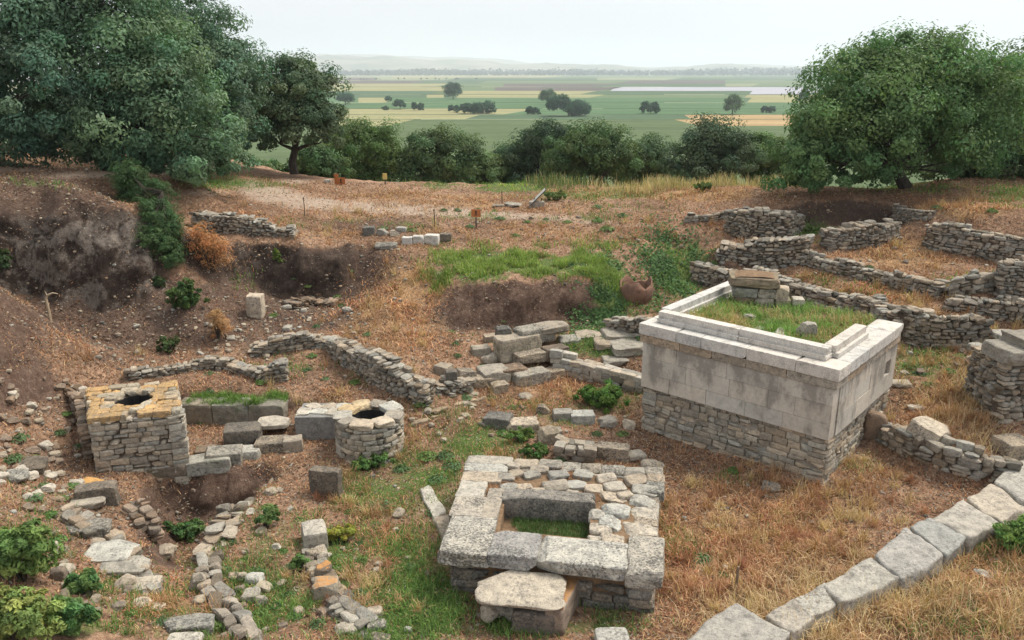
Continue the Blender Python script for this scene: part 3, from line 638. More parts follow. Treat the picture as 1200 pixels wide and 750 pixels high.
# ---------------- right retaining block with heavy capping
def corner_pier():
    p = G(1160, 503); y = p[1]+.05; zt = zat(y, 428)
    root = thing('corner_pier', 'rubble wall end capped with heavy squared blocks at the frame edge', 'wall', p)
    d = np.array([1.0, .25, 0]); d /= np.linalg.norm(d)
    mb = MB(); co_ = MB()
    kw_ = dict(th=.42, course=.085, ln=(.09, .24), ragged=.02, jit=.05, inset=.12)
    rubble(mb, co_, [(p[0]+.16, p[1]+.3, p[2], zt), (p[0]+2.7, p[1]+.62, p[2], zt)], seed=31, **kw_); rubble(mb, co_, [(p[0]+.37, p[1]+1.3, p[2], zt-.004), (p[0]+.37, p[1]+.42, p[2], zt-.004)], seed=32, **kw_)
    mb.build('stonework', M_RUB, root); co_.build('earth_core', M_SOIL, root)
    for (dx, w, z0, h, yy) in ((.55, 1.0, zt, .26, 0), (1.6, 1.0, zt, .27, .1), (.72, .6, zt+.26, .17, .05), (1.5, .9, zt+.26, .22, .1)):
        b = MB(); put(b, R0.choice(BLOCK), (p[0]+dx, p[1]+.4+yy, z0+h/2), (w, .8, h*1.05), rotz(.12), tint(GREY)); b.build('capping_block', M_PALEB, root)
corner_pier()

# ---------------- marble altar (podium)
def podium():
    A, B, C = np.array([5.42, 12.8]), np.array([2.6, 15.35]), np.array([7.61, 15.35]); D = B+C-A
    root = thing('marble_altar', 'large square altar podium, marble slabs and cornice over a rubble base, grass on top', 'altar', ((A+D)[0]/2, (A+D)[1]/2, 0))
    ctr = (A+D)/2
    def inset(p, q, r_, d): return None
    eu = (B-A)/np.linalg.norm(B-A); ev = (C-A)/np.linalg.norm(C-A); LU, LV = np.linalg.norm(B-A), np.linalg.norm(C-A)
    def pt(a, b, z): q = A + eu*a + ev*b; return np.array([q[0], q[1], z])
    yaw_u, yaw_v = math.atan2(eu[1], eu[0]), math.atan2(ev[1], ev[0])
    # rubble base, tight coursed, slightly inset
    r = random.Random(3); mb = MB(); co_ = MB()
    s = .05
    def face(fn, L, yaw, zt, nrm_in, seed, c0=.11):
        rr = random.Random(seed); z = -.35
        while z < zt-.02:
            h = min(c0*rr.uniform(.65, 1.45), zt-z)
            if zt-(z+h) < .04: h = zt-z
            x = rr.uniform(-.15, 0)
            while x < L:
                w = rr.uniform(.13, .42); x1 = min(x+w, L); x0 = max(x, 0)
                if x1-x0 > .05:
                    # now and then two thin stones in place of one
                    parts = [(0, 1)] if rr.random() > .18 or h < .1 else [(0, .5), (.5, 1)]
                    for (f0, f1) in parts:
                        q = fn((x0+x1)/2, .14 + rr.uniform(-.012, .012), z+h*(f0+f1)/2)
                        R = rotz(yaw + rr.uniform(-.03, .03)) @ roty(rr.uniform(-.05, .05))
                        put(mb, rr.choice(ASH if rr.random() < .6 else RUB), q, ((x1-x0)*1.02, .3, h*(f1-f0)*1.04), R, tint((.36, .32, .258), rr, .26))
                x += w
            z += h
    zr = .93
    face(lambda x, d, z: pt(x, s+d, z), LU, yaw_u, zr, 1, 41)
    face(lambda x, d, z: pt(s+d, x, z), LV, yaw_v, zr, 1, 42)
    face(lambda x, d, z: pt(LU-s-d, x, z), LV, yaw_v, zr, 1, 43)
    face(lambda x, d, z: pt(x, LV-s-d, z), LU, yaw_u, zr, 1, 44)
    mb.build('rubble_base', M_RUB, root)
    R = rotz(yaw_u); c = pt(LU/2, LV/2, 0); ang = rotz(yaw_u)
    co = MB(); box(co, (c[0], c[1], .74), (LU-.2, LV-.2, 2.3), R, (1, 1, 1)); co.build('core', soil_mat('mortar', (.26, .235, .2), (.38, .35, .3)), root)
    # facing of smooth slabs
    m, nt, b, out = new_mat('altar_facing'); w = wpos(nt); cc = vcol(nt)
    mpn = N(nt, 'ShaderNodeMapping'); nt.links.new(w, mpn.inputs[0]); mpn.inputs['Scale'].default_value = (1, 1, .45)
    n1 = noise(nt, 2.6, 7, .62, mpn.outputs[0]); n2 = noise(nt, 14, 6, .65, w); n3 = noise(nt, 60, 4, .6, w)
    cc = mix(nt, 1.0, cc, ramp(nt, n2, [(.3, g(.8)), (.7, g(1.12))]), 'MULTIPLY')
    up = nt.nodes.new('ShaderNodeSeparateXYZ'); nt.links.new(w, up.inputs[0])
    f = math_(nt, 'ADD', n1, math_(nt, 'MULTIPLY', math_(nt, 'SUBTRACT', up.outputs[2], 1.4), .16))
    f = math_(nt, 'ADD', f, math_(nt, 'MULTIPLY', math_(nt, 'SUBTRACT', n2, .5), .35))
    st = ramp(nt, f, [(.46, g(0)), (.60, g(.78))])
    cc = mix(nt, st, cc, (.195, .18, .155))
    cc = mix(nt, 1.0, cc, ramp(nt, n3, [(.3, g(.88)), (.7, g(1.06))]), 'MULTIPLY')
    nt.links.new(cc, b.inputs['Base Color']); b.inputs['Roughness'].default_value = .8; bump(nt, b, math_(nt, 'ADD', n2, math_(nt, 'MULTIPLY', n3, .5)), .25, .012)
    fa = MB(); col = (.50, .455, .385)
    def slab_row(fn, L, yaw, z0, z1, cuts, seed, skip=None):
        rr = random.Random(seed)
        for k in range(len(cuts)-1):
            x0, x1 = cuts[k]*L, cuts[k+1]*L
            dd = .12 if k != skip else .19
            q = fn((x0+x1)/2, dd + rr.uniform(-.003, .003), (z0+z1)/2)
            put(fa, rr.choice(FLAT), q, (x1-x0-rr.choice((.003, .003, .009)), .24, z1-z0-.004), rotz(yaw), tint(col, rr, .085))
    U = lambda x, d, z: pt(x, d-.02, z)
    Vv = lambda x, d, z: pt(d-.02, x, z)
    V2 = lambda x, d, z: pt(LU+.02-d, x, z); U2 = lambda x, d, z: pt(x, LV+.02-d, z)
    slab_row(U, LU, yaw_u, zr, 1.22, [0, .22, .41, .62, .83, 1], 1); slab_row(U, LU, yaw_u, 1.22, 1.56, [0, .17, .3, .5, .74, 1], 2); slab_row(U, LU, yaw_u, 1.56, 1.87, [0, .26, .52, .8, .93, 1], 3)
    cv = lambda a: [.235/LV] + a
    slab_row(Vv, LV, yaw_v, zr, 1.3, cv([.35, .62, 1]), 4); slab_row(Vv, LV, yaw_v, 1.3, 1.6, cv([.3, .55, .8, .9, 1]), 5, 3); slab_row(Vv, LV, yaw_v, 1.6, 1.87, cv([.2, .45, .72, 1]), 6)
    for (z0, z1) in ((zr, 1.4), (1.4, 1.87)):
        slab_row(V2, LV, yaw_v, z0, z1, cv([.3, .7, 1]), 7); slab_row(U2, LU, yaw_u, z0, z1, [.24/LU, .3, .7, 1-.24/LU], 8)
    fa.build('facing', m, root)
    # dark string course, white cornice, raised parapet: each block a part
    def course(name, mat, z0, z1, proud, depth, cu, cvv, col, tp, k=.1, back=True):
        rr = random.Random(int(z0*100))
        def row(fn, L, yaw, cuts):
            for i in range(len(cuts)-1):
                x0, x1 = cuts[i]*L, cuts[i+1]*L; bb = MB()
                put(bb, rr.choice(tp), fn((x0+x1)/2, (z0+z1)/2), (x1-x0-.006, depth, z1-z0-.003), rotz(yaw) @ roty(rr.uniform(-.004, .004)), tint(col, rr, k)); bb.build(name, mat, root)
        e = proud/LU
        row(lambda x, z: pt(x, depth/2-proud, z), LU, yaw_u, [-e]+cu+[1+e])
        row(lambda x, z: pt(depth/2-proud, x, z), LV, yaw_v, [(depth-proud)/LV]+cvv+[1])
        if back: row(lambda x, z: pt(LU-depth/2+proud, x, z), LV, yaw_v, [(depth-proud)/LV, .5, 1])
    course('string_block', M_PALEB, 1.87, 2.03, .05, .5, [.22, .42, .6, .78], [.4, .72], (.33, .28, .22), SMOOTH, .16)
    course('cornice_block', M_MARB, 2.032, 2.25, .075, .5, [.18, .42, .66, .8], [.28, .42, .8], MARB, SMOOTH)
    zp = 2.252
    for (fn, L, yaw, cuts) in ((lambda x, z: pt(x, .33, z), LU, yaw_u, [.07, .5, .955]), (lambda x, z: pt(LU-.2, x, z), LV, yaw_v, [.14, .55, 1.0]), (lambda x, z: pt(.31, x, z), LV, yaw_v, [.135, .6])):
        for i in range(len(cuts)-1):
            x0, x1 = cuts[i]*L, cuts[i+1]*L; bb = MB()
            put(bb, R0.choice(SMOOTH), fn((x0+x1)/2, zp+.045), (x1-x0-.006, .30, .086), rotz(yaw), tint(MARB, R0, .06))
            put(bb, R0.choice(SMOOTH), fn((x0+x1)/2, zp+.15) + np.array([*( (ctr-A)/np.linalg.norm(ctr-A)*.02), 0]), (x1-x0-.008, .21, .125), rotz(yaw), tint(MARB, R0, .06)); bb.build('parapet_block', M_MARB, root)
    fl = MB(); n = 24; a = np.linspace(.42, LU-.3, n); bq = np.linspace(.42, LV-.02, n); AA, BB = np.meshgrid(a, bq)
    q = A[None, None]+eu*AA[..., None]+ev*BB[..., None]; Z = 2.22 + .04*vn2(q[..., 0]*3, q[..., 1]*3, 4)
    idx = np.arange(n*n).reshape(n, n); fl.add(np.c_[q.reshape(-1, 2), Z.ravel()], np.stack([idx[:-1, :-1], idx[:-1, 1:], idx[1:, 1:], idx[1:, :-1]], -1).reshape(-1, 4)); fl.build('soil_fill', M_LITTER, root, True)
    for (a_, b_, w, d, h) in ((1.05, 1.25, .36, .26, .26), (1.45, 1.05, .7, .22, .06), (1.9, .95, .5, .2, .05), (.9, .75, .3, .2, .05), (2.35, 1.6, .22, .2, .09)):
        bb = MB(); put(bb, R0.choice(ROCK), pt(a_, b_, 2.25+h/2), (w, d, h*1.3), rotz(R0.uniform(0, 3)), tint(GREY)); tag(bb.build('rubble_stone', M_ROCK), {.36: 'angular grey stone standing in the grass on the marble altar', .7: 'long flat stone lying in the grass on the marble altar', .5: 'flat grey slab beside the parapet on the marble altar', .3: 'small flat stone in the grass by the altar corner', .22: 'pale stone half hidden in the grass on the altar'}[w], 'stone')
    return pt, LU, LV, eu, ev, A
SMOOTH = [stone_shape(600+k, 12, 60.0, 1, .005, (.49, .52)) for k in range(8)]
FLAT = [stone_shape(650+k, 3, 400.0, 0, .0015) for k in range(4)]
PT, PLU, PLV, PEU, PEV, PA = podium()

# ---------------- pedestal of stacked blocks behind the altar
def pedestal():
    c = np.array([5.17, 16.85]); z0 = 2.2; root = thing('block_pedestal', 'stack of squared grey blocks with an earthy top, standing on the marble altar', 'pedestal', (c[0], c[1], z0))
    hh = .2; R = rotz(-.2); rr = random.Random(6)
    def blk(dx, dy, z, w, d, h, mat, col): b = MB(); put(b, BLOCK[rr.randrange(14)], np.array([c[0], c[1], z0+z+h/2]) + R @ np.array([dx, dy, 0]), (w, d, h*1.04), R @ rotz(rr.uniform(-.06, .06)), tint(col, rr, .12)); b.build('block', mat, root)
    blk(-.2, .05, 0, .42, .6, hh, M_MOSS, BRN); blk(.2, 0, 0, .4, .62, hh, M_DARKB, GREY); blk(-.22, .03, hh, .5, .6, hh, M_MOSS, GREY); blk(.24, .03, hh, .4, .55, hh, M_DARKB, GREY); blk(-.04, .06, 2*hh, 1.0, .72, hh*1.15, M_MOSS, (.27, .22, .16))
    blk(.56, -.12, 0, .3, .34, hh, M_PALEB, GREY); blk(.54, -.1, hh, .26, .3, hh*1.2, M_PALEB, PALE_); blk(.86, -.2, 0, .24, .3, hh*1.2, M_PALEB, PALE_)
    t = MB(); n = 9; u = np.linspace(-.44, .36, n); v = np.linspace(-.24, .36, n); U, V = np.meshgrid(u, v); Z = z0+.63+.03*(1-(U/.5)**2)+.012*vn2(U*9, V*9, 2); q = np.c_[U.ravel(), V.ravel(), 0*U.ravel()] @ R.T; idx = np.arange(n*n).reshape(n, n)
    t.add(np.c_[c[0]+q[:, 0], c[1]+q[:, 1], Z.ravel()], np.stack([idx[:-1, :-1], idx[:-1, 1:], idx[1:, 1:], idx[1:, :-1]], -1).reshape(-1, 4)); t.build('earth_cap', M_LITTER, root, True)
pedestal()

# ---------------- square well
def square_well():
    FL, FR, BR, BL = np.array([-7.37, 13.1]), np.array([-5.87, 13.5]), np.array([-6.57, 15.0]), np.array([-8.12, 14.55])
    c = (FL+FR+BR+BL)/4; root = thing('square_well', 'square stone well with an orange lichened top and round shaft', 'well', (c[0], c[1], 0))
    zt = 1.18; mb = MB()
    cor = [FL, FR, BR, BL]
    for i in range(4):
        a, b = cor[i], cor[(i+1) % 4]; L = np.linalg.norm(b-a); t = (b-a)/L; n = np.array([-t[1], t[0]]); rr = random.Random(50+i); z = -.5
        while z < zt-.06:
            h = min(rr.uniform(.065, .13), zt-.05-z); x = -rr.uniform(0, .1)
            if h < .03: break
            while x < L:
                w = rr.uniform(.12, .34); x0, x1 = max(0, x), min(L, x+w)
                if x1-x0 > .04:
                    q = a+t*(x0+x1)/2+n*(.13+rr.uniform(-.012, .012))
                    big = (i == 0 and x1 < .55 and .25 < z < .7)
                    put(mb, rr.choice(ASH if rr.random() < .55 else RUB), (q[0], q[1], z+h/2), ((x1-x0)*1.02, .28, h*1.03), rotz(math.atan2(t[1], t[0])+rr.uniform(-.03, .03)) @ roty(rr.uniform(-.05, .05)), tint((.36, .325, .27), rr, .26))
                x += w
            z += h
    mb.build('stonework', M_RUB, root)
    # body with a shaft: quads between the outline and the round hole
    cen = np.array([-6.98, 14.03]); rad = .33; K = 32; V = []; Q = []
    def outl(w):
        d = np.array([math.cos(w), math.sin(w)]); best = 9
        for i in range(4):
            a, b = cor[i], cor[(i+1) % 4]; M = np.array([d, a-b]).T
            try: s = np.linalg.solve(M, a-cen)
            except Exception: continue
            if s[0] > 0 and -1e-6 <= s[1] <= 1+1e-6: best = min(best, s[0])
        return cen+d*(best-.06)
    for k in range(K):
        w = 2*PI*k/K; o = outl(w); h_ = cen+rad*1.02*np.array([math.cos(w), math.sin(w)]); V += [[*o, -.6], [*o, zt-.05], [*h_, zt-.05], [*h_, -.6]]
    for k in range(K):
        j = (k+1) % K
        for e in range(3): Q.append([4*k+e, 4*j+e, 4*j+e+1, 4*k+e+1])
    m2 = MB(); m2.add(V, Q); m2.build('core', M_SOIL, root)
    sh = MB(); V = []; Q = []
    for k in range(K):
        w = 2*PI*k/K; h_ = cen+rad*np.array([math.cos(w), math.sin(w)]); V += [[*h_, zt-.06], [*h_, -.55]]
    V.append([*cen, -.55]); Q = [[2*k, 2*((k+1) % K), 2*((k+1) % K)+1, 2*k+1] for k in range(K)]; sh.add(V, Q, [[2*K, 2*k+1, 2*((k+1) % K)+1] for k in range(K)]); sh.build('shaft', M_HOLE, root)
    # top course of flat lichened slabs round the hole
    tp = MB(); rr = random.Random(9); rows = 8; am = 0
    cl_ = lambda: tint((.50, .325, .15) if rr.random() < .68 else (.42, .36, .27), rr, .22)
    while am < 2*PI-.1:
        w = min(rr.uniform(.35, .7), 2*PI-am); k = rad+.085; put(tp, rr.choice(RUB), (cen[0]+k*math.cos(am+w/2), cen[1]+k*math.sin(am+w/2), zt-.02+rr.uniform(-.01, .012)), (w*k*1.05, .2, .12), rotz(am+w/2+PI/2), cl_()); am += w
    for i in range(rows):
        f0 = (i+.5)/rows; L0, L1 = FL+(BL-FL)*f0, FR+(BR-FR)*f0; L = np.linalg.norm(L1-L0); t = (L1-L0)/L; dep = np.linalg.norm(BL-FL)/rows; x = rr.uniform(-.15, 0)
        while x < L:
            w = rr.uniform(.14, .36); x0, x1 = max(0, x), min(L, x+w); x += w
            if x1-x0 < .05: continue
            lo = np.dot(L0-cen, t); dy = abs((L0-cen)[0]*-t[1]+(L0-cen)[1]*t[0]); lim = math.sqrt(max(0, (rad+.12)**2-dy**2)); a0, a1 = lo+x0, lo+x1
            if a0 > -lim and a1 < lim: continue
            if a0 < -lim < a1: a1 = -lim
            elif a0 < lim < a1: a0 = lim
            if a1-a0 < .04: continue
            mid = L0+t*((a0+a1)/2-lo); put(tp, rr.choice(RUB if rr.random() < .5 else ASH), (mid[0], mid[1], zt-.035+rr.uniform(-.012, .012)), ((a1-a0)*1.02, dep*1.03, .13), rotz(math.atan2(t[1], t[0])+rr.uniform(-.06, .06)), cl_())
    tp.build('capping', M_ORNG, root)
square_well()
# ---------------- round well
def round_well():
    c = np.array([-2.72, 14.36]); zt = .77; rad = .64; root = thing('round_well', 'round stone well with a dark open shaft and pale flat rim stones', 'well', (*c, 0)); mb = MB(); rr = random.Random(8); z = -.25
    while z < zt-.1:
        h = min(rr.uniform(.07, .13), zt-.09-z); a = rr.uniform(0, 1); a_end = a+2*PI
        if h < .03: break
        while a < a_end-.05:
            w = min(rr.uniform(.2, .5), a_end-a); am = a+w/2; k = rad-.13
            put(mb, rr.choice(RUB if rr.random() < .6 else ASH), (c[0]+k*math.cos(am), c[1]+k*math.sin(am), z+h/2), (w*rad*1.03, .28, h*1.05), rotz(am+PI/2) @ roty(rr.uniform(-.06, .06)), tint((.35, .315, .26), rr, .26)); a += w
        z += h
    mb.build('stonework', M_RUB, root)
    K = 36; V = []; Q = []; hr = .32
    for k in range(K):
        w = 2*PI*k/K; d = np.array([math.cos(w), math.sin(w)]); V += [[*(c+d*(rad-.05)), -.3], [*(c+d*(rad-.05)), zt-.07], [*(c+d*(hr+.02)), zt-.07], [*(c+d*(hr+.02)), -.3]]
    for k in range(K):
        j = (k+1) % K
        for e in range(3): Q.append([4*k+e, 4*j+e, 4*j+e+1, 4*k+e+1])
    m2 = MB(); m2.add(V, Q); m2.build('core', M_SOIL, root)
    sh = MB(); V = []
    for k in range(K): w = 2*PI*k/K; V += [[c[0]+hr*math.cos(w), c[1]+hr*math.sin(w), zt-.08], [c[0]+hr*math.cos(w), c[1]+hr*math.sin(w), -.9]]
    V.append([*c, -.9]); sh.add(V, [[2*k, 2*((k+1) % K), 2*((k+1) % K)+1, 2*k+1] for k in range(K)], [[2*K, 2*k+1, 2*((k+1) % K)+1] for k in range(K)]); sh.build('shaft', M_HOLE, root)
    tp = MB(); a = .3
    for w, cl in ((.8, PALE_), (.55, GREY), (.7, (.52, .42, .27)), (.6, (.5, .38, .22)), (.75, PALE_), (.5, GREY), (.85, PALE_), (.72, PALE_), (.81, GREY)):
        am = a+w/2; k = (rad+hr)/2+.01; put(tp, rr.choice(SLABS), (c[0]+k*math.cos(am), c[1]+k*math.sin(am), zt-.04+rr.uniform(-.01, .02)), (w*k*1.06, .36, .12), rotz(am+PI/2), tint(cl, rr, .1)); a += w
    tp.build('rim', M_PALEB, root)
round_well()

# ---------------- paved platform in the foreground
def platform():
    FL, FR, BR, BL = np.array([-.88, 9.85]), np.array([1.9, 9.33]), np.array([2.46, 12.2]), np.array([-.76, 12.7]); zt = .72
    c = (FL+FR+BR+BL)/4; root = thing('altar_platform', 'low square stone platform with rough capping blocks and a sunken grassy recess', 'altar', (*c, 0))
    def q(a, b): return (FL*(1-a)+FR*a)*(1-b)+(BL*(1-a)+BR*a)*b
    yaw = math.atan2((FR-FL)[1], (FR-FL)[0]); W_, D_ = np.linalg.norm(FR-FL), np.linalg.norm(BL-FL)
    mb = MB(); cor = [FL, FR, BR, BL]
    for i in range(4):
        a, b = cor[i], cor[(i+1) % 4]; L = np.linalg.norm(b-a); t = (b-a)/L; n = np.array([-t[1], t[0]]); rr = random.Random(70+i); z = -.2
        for h in (.16, .13, .12, .15):
            x = -rr.uniform(0, .1)
            while x < L:
                w = rr.uniform(.18, .5); x0, x1 = max(0, x), min(L, x+w)
                if x1-x0 > .05:
                    qq = a+t*(x0+x1)/2+n*(.2+rr.uniform(-.02, .03)); put(mb, rr.choice(ASH if rr.random() < .6 else RUB), (qq[0], qq[1], z+h/2), ((x1-x0)*.99, .32, h*1.0), rotz(math.atan2(t[1], t[0])+rr.uniform(-.05, .05)) @ roty(rr.uniform(-.04, .04)), tint((.22, .20, .17), rr, .3))
                x += w
            z += h
        if i: 
            x = 0
            while x < L:
                w = rr.uniform(.25, .6); x0, x1 = x, min(L, x+w); qq = a+t*(x0+x1)/2+n*.18
                if x1-x0 > .08: put(mb, rr.choice(ASH), (qq[0], qq[1], .36+.16), ((x1-x0)*.99, .36, .33), rotz(math.atan2(t[1], t[0])), tint((.36, .33, .28), rr, .25))
                x += w
    mb.build('stonework', M_DARKB, root)
    # earth body with the recess left open: four boxes
    co = MB(); ra0, ra1, rb0, rb1 = .235, .67, .235, .53
    def prism(a0, a1, b0, b1, z0, z1):
        P4 = [q(a0, b0), q(a1, b0), q(a1, b1), q(a0, b1)]; V = [[*p, z0] for p in P4]+[[*p, z1] for p in P4]
        co.add(V, [[0, 1, 5, 4], [1, 2, 6, 5], [2, 3, 7, 6], [3, 0, 4, 7], [4, 5, 6, 7]])
    e = .04; prism(e, ra0, e, 1-e, -.2, zt-.06); prism(ra1, 1-e, e, 1-e, -.2, zt-.062); prism(ra0, ra1, rb1, 1-e, -.2, zt-.058); prism(ra0, ra1, e, rb0, -.2, zt-.064); prism(ra0, ra1, rb0, rb1, -.2, .40)
    co.build('earth_fill', M_LITTER, root)
    rr = random.Random(12)
    def cap(a0, a1, b0, b1, h=.2, mat=M_DARKB, col=(.42, .39, .335), z=zt, name='capping_block', tp=BLOCK, tilt=0):
        p = q((a0+a1)/2, (b0+b1)/2); wx = np.linalg.norm(q(a1, (b0+b1)/2)-q(a0, (b0+b1)/2)); wy = np.linalg.norm(q((a0+a1)/2, b1)-q((a0+a1)/2, b0)); b_ = MB()
        dv = q((a0+a1)/2, 1)-q((a0+a1)/2, 0); y_ = math.atan2(dv[1], dv[0])-PI/2
        put(b_, rr.choice(tp), (*p, z-h/2), (wx*1.02, wy*1.02, h*1.1), rotz(y_*.5+yaw*.5+rr.uniform(-.02, .02)) @ rotx(tilt), tint(col, rr, .1)); return b_.build(name, mat, root)
    # front row, left row, right front block
    cap(-.03, .21, -.03, .30, .21); cap(.21, .44, -.02, .20, .2, col=(.33, .31, .285)); cap(.44, .86, -.02, .19, .2); cap(.86, 1.03, -.03, .27, .24)
    cap(-.02, .14, .30, .50, .2); cap(-.01, .13, .50, .68, .18, M_PALEB, PALE_); cap(0, .2, .68, .80, .16, M_PALEB, PALE_); cap(0, .22, .80, .90, .15, M_PALEB, PALE_); cap(.01, .24, .90, 1.0, .16, M_PALEB, PALE_)
    cap(.14, .22, .30, .62, .14, M_PALEB, GREY)
    cap(.22, .68, .51, .61, .50, M_DARKB, (.24, .225, .2), zt+.03, 'back_slab')        # upright slab at the back of the recess
    for (a0, a1, b0, b1) in ((.66, .76, .15, .26), (.67, .78, .27, .38), (.66, .74, .39, .5), (.72, .84, .16, .3), (.70, .82, .31, .44), (.82, .98, .28, .42), (.72, .86, .45, .58), (.86, .99, .42, .56), (.70, .84, .6, .7), (.85, 1.0, .57, .68)): cap(a0, a1, b0, b1, .17, M_PALEB, PALE_, zt+rr.uniform(-.03, .05), 'rough_block', ROCK)
    for (a0, a1) in ((.25, .38), (.38, .5), (.5, .6), (.6, .7), (.7, .82), (.82, .92), (.92, 1.01)): cap(a0, a1, .9, 1.0, .15, M_DARKB if rr.random() < .6 else M_PALEB, GREY, zt+rr.uniform(-.01, .03), 'edge_block', SLABS)
    for (a0, a1, b0, b1) in ((.93, 1.02, .70, .82), (.93, 1.02, .82, .91)): cap(a0, a1, b0, b1, .15, M_DARKB, GREY, zt+.02, 'edge_block')
    pv = MB()                                                       # irregular paving set in dry soil
    for i in range(260):
        a, b = rr.uniform(.22, .95), rr.uniform(.63, .91)
        ok = all(np.hypot(*(q(a, b)-o[0])) > (o[1]+.02) for o in getattr(platform, 'pv', []))
        if not ok: continue
        s = rr.uniform(.14, .34); platform.pv = getattr(platform, 'pv', [])+[(q(a, b), s*.95)]
        p = q(a, b); put(pv, rr.choice(SLABS), (*p, zt-.05), (s*1.3, s*.95, .15), rotz(rr.uniform(-.5, .5)), tint((.35, .315, .26), rr, .2))
    pv.build('paving', M_PALEB, root)
    return q
PQ = platform()

# ---------------- long grassy block, trough slab
def ledge(name, label, u0, u1, vb, vtf, vtb, zb, mat, col, tp, pieces, capcol=None, cat='ledge'):
    y0 = P(u0, vb, zb)[1]; zt = zat(y0, vtf); a = (375-vtb)/F; yb = (zt-CAMZ)/(-ST+a*CT)*(CT+a*ST)
    x0, x1 = P(u0, vb, zb)[0], P(u1, vb, zb)[0]; d = yb-y0; root = thing(name, label, cat, ((x0+x1)/2, y0+d/2, zb)); n = pieces
    for k in range(n):
        w = (x1-x0)/n; b = MB(); put(b, tp[(k*3+1) % len(tp)], (x0+w*(k+.5), y0+d/2, (zt+zb-.2)/2), (w*1.0, d, zt-zb+.2), np.eye(3), tint(col, R0, .1)); b.build('block', mat, root)
    return x0, x1, y0, yb, zt
LED = ledge('grassy_ledge', 'long low stone ledge with a strip of bright grass along the top', 206, 334, 494, 475, 465, .08, M_MOSS, (.22, .205, .175), BLOCK, 3)
TRO = ledge('stone_bench', 'smooth grey slab front of a low stone bench beside the round well', 347, 412, 517, 489, 472, .0, M_PALEB, (.25, .24, .225), SMOOTH, 1, cat='bench')
for k in range(7):
    b_ = MB(); put(b_, SLABS[k % 8], (TRO[0]+(TRO[1]-TRO[0])*(.12+.13*k), TRO[2]+(TRO[3]-TRO[2])*(.35+.35*(k % 2)), TRO[4]), (.26, .34, .07), rotz(k*.7), tint(PALE_)); b_.build('top_stone', M_PALEB, bpy.data.objects['stone_bench'])

# ---------------- parapet of big worn blocks in the foreground
def quad_block(corners, zt, h, seed, e=30, rough=.026, sag=0.0, n=18, cuts=0):
    "worn block whose top face has the four given corners (x, y), anticlockwise"
    V, Q = stone_shape(seed, n, e, cuts, rough, (.43, .50)); a, b = (V[:, 0]+.5)[:, None], (V[:, 1]+.5)[:, None]; c = [np.asarray(k)[:2][None] for k in corners]
    xy = (c[0]*(1-a)+c[1]*a)*(1-b)+(c[3]*(1-a)+c[2]*a)*b
    z = zt - h/2 + V[:, 2]*h; s = 14.0
    xy = xy + .03*np.c_[vn3(xy[:, 0]*3, xy[:, 1]*3, V[:, 2]*3, seed+7), vn3(xy[:, 0]*3, xy[:, 1]*3, V[:, 2]*3, seed+8)]; top = np.clip(V[:, 2]*2, 0, 1); z = z + top*(.018*vn2(xy[:, 0]*7, xy[:, 1]*7, seed)+.022*vn2(xy[:, 0]*2.5, xy[:, 1]*2.5, seed+3))
    return np.c_[xy, z], Q
def parapet():
    B = [([(900,765),(930,738),(884,708),(842,708),], .45, .6), ([(797,752),(905,778),(927,738),(862,706)], .47, .6), ([(928,742),(954,724),(932,701),(898,722)], .36, .5), ([(951,723),(987,702),(966,684),(931,700)], .36, .5),
         ([(986,706),(1057,676),(1022,650),(963,684)], .40, .55), ([(1058,677),(1107,650),(1064,616),(1024,651)], .44, .6), ([(1108,650),(1136,629),(1089,607),(1065,617)], .42, .6), ([(1137,630),(1172,612),(1130,585),(1090,607)], .44, .6), ([(1173,612),(1205,594),(1163,565),(1131,585)], .44, .6),
         ([(1206,594),(1262,556),(1205,530),(1164,564)], .45, .6), ([(1263,556),(1330,515),(1262,494),(1206,529)], .45, .6)][1:]
    root = thing('parapet_wall', 'low parapet of big pale worn limestone blocks running across the dry yard', 'wall', P(1040, 660, .05))
    for i, (cr, zt, h) in enumerate(B):
        cs = [P(u, v, zt) for u, v in cr]; V, Q = quad_block(cs, zt, h, 720+i*7); m = MB(); m.add(V, Q, None, tint(((.31, .29, .255), (.37, .335, .285), (.385, .35, .295), (.36, .335, .29), (.345, .32, .285))[i % 5], R0, .06)); m.build('block', M_PALEB, root, True)
parapet()

# ---------------- single stones
PALET = {'g': GREY, 'p': PALE_, 'w': WARM, 'd': DGREY, 'b': BRN, 'o': (.52, .30, .11), 'm': MARB}
MATS = {'rock': M_ROCK, 'dark': M_DARKB, 'pale': M_PALEB, 'marb': M_MARB, 'or': M_ORNG, 'ot': M_OTOP, 'moss': M_MOSS}
_ss = [0]
def stone(u, v, w, h, label, c='g', kind='rock', mat='rock', yaw=None, dep=.8, tilt=0, pitch=0, name='stone', group=None, sink=.24, cat='stone', dz=0, hi=False):
    "one stone whose foot shows at photo pixel u, v and which is w by h pixels there"
    p = G(u, v); s = 1/ppm(p); _ss[0] += 1; r = random.Random(900+_ss[0])
    W_ = w*s; D_ = W_*dep; vis = h*s; el = math.atan2(CAMZ-p[2], p[1]); Hh = max(.05, (vis - D_*math.sin(el)*.75)/math.cos(el)); Hh = min(max(Hh*.88, .2*W_), 3*W_)
    y_ = r.uniform(-.5, .5) if yaw is None else yaw
    c3 = (p[0], p[1]+D_*.45, float(H(p[0], p[1]+D_*.45))*.5+p[2]*.5+Hh*(.5-sink)+dz)
    tp = {'rock': ROCK, 'block': BLOCK, 'slab': SLABS}[kind]; tp = tp[_ss[0] % len(tp)]
    m = MB(); put(m, tp, c3, (W_*1.0, D_*1.0, Hh*(1+sink)*1.1), rotz(y_) @ roty(tilt) @ rotx(pitch), tint(PALET[c], r, .1))
    o = m.build(name, MATS[mat], None, kind == 'block' and w > 60); return tag(o, label, cat, group)
S = stone
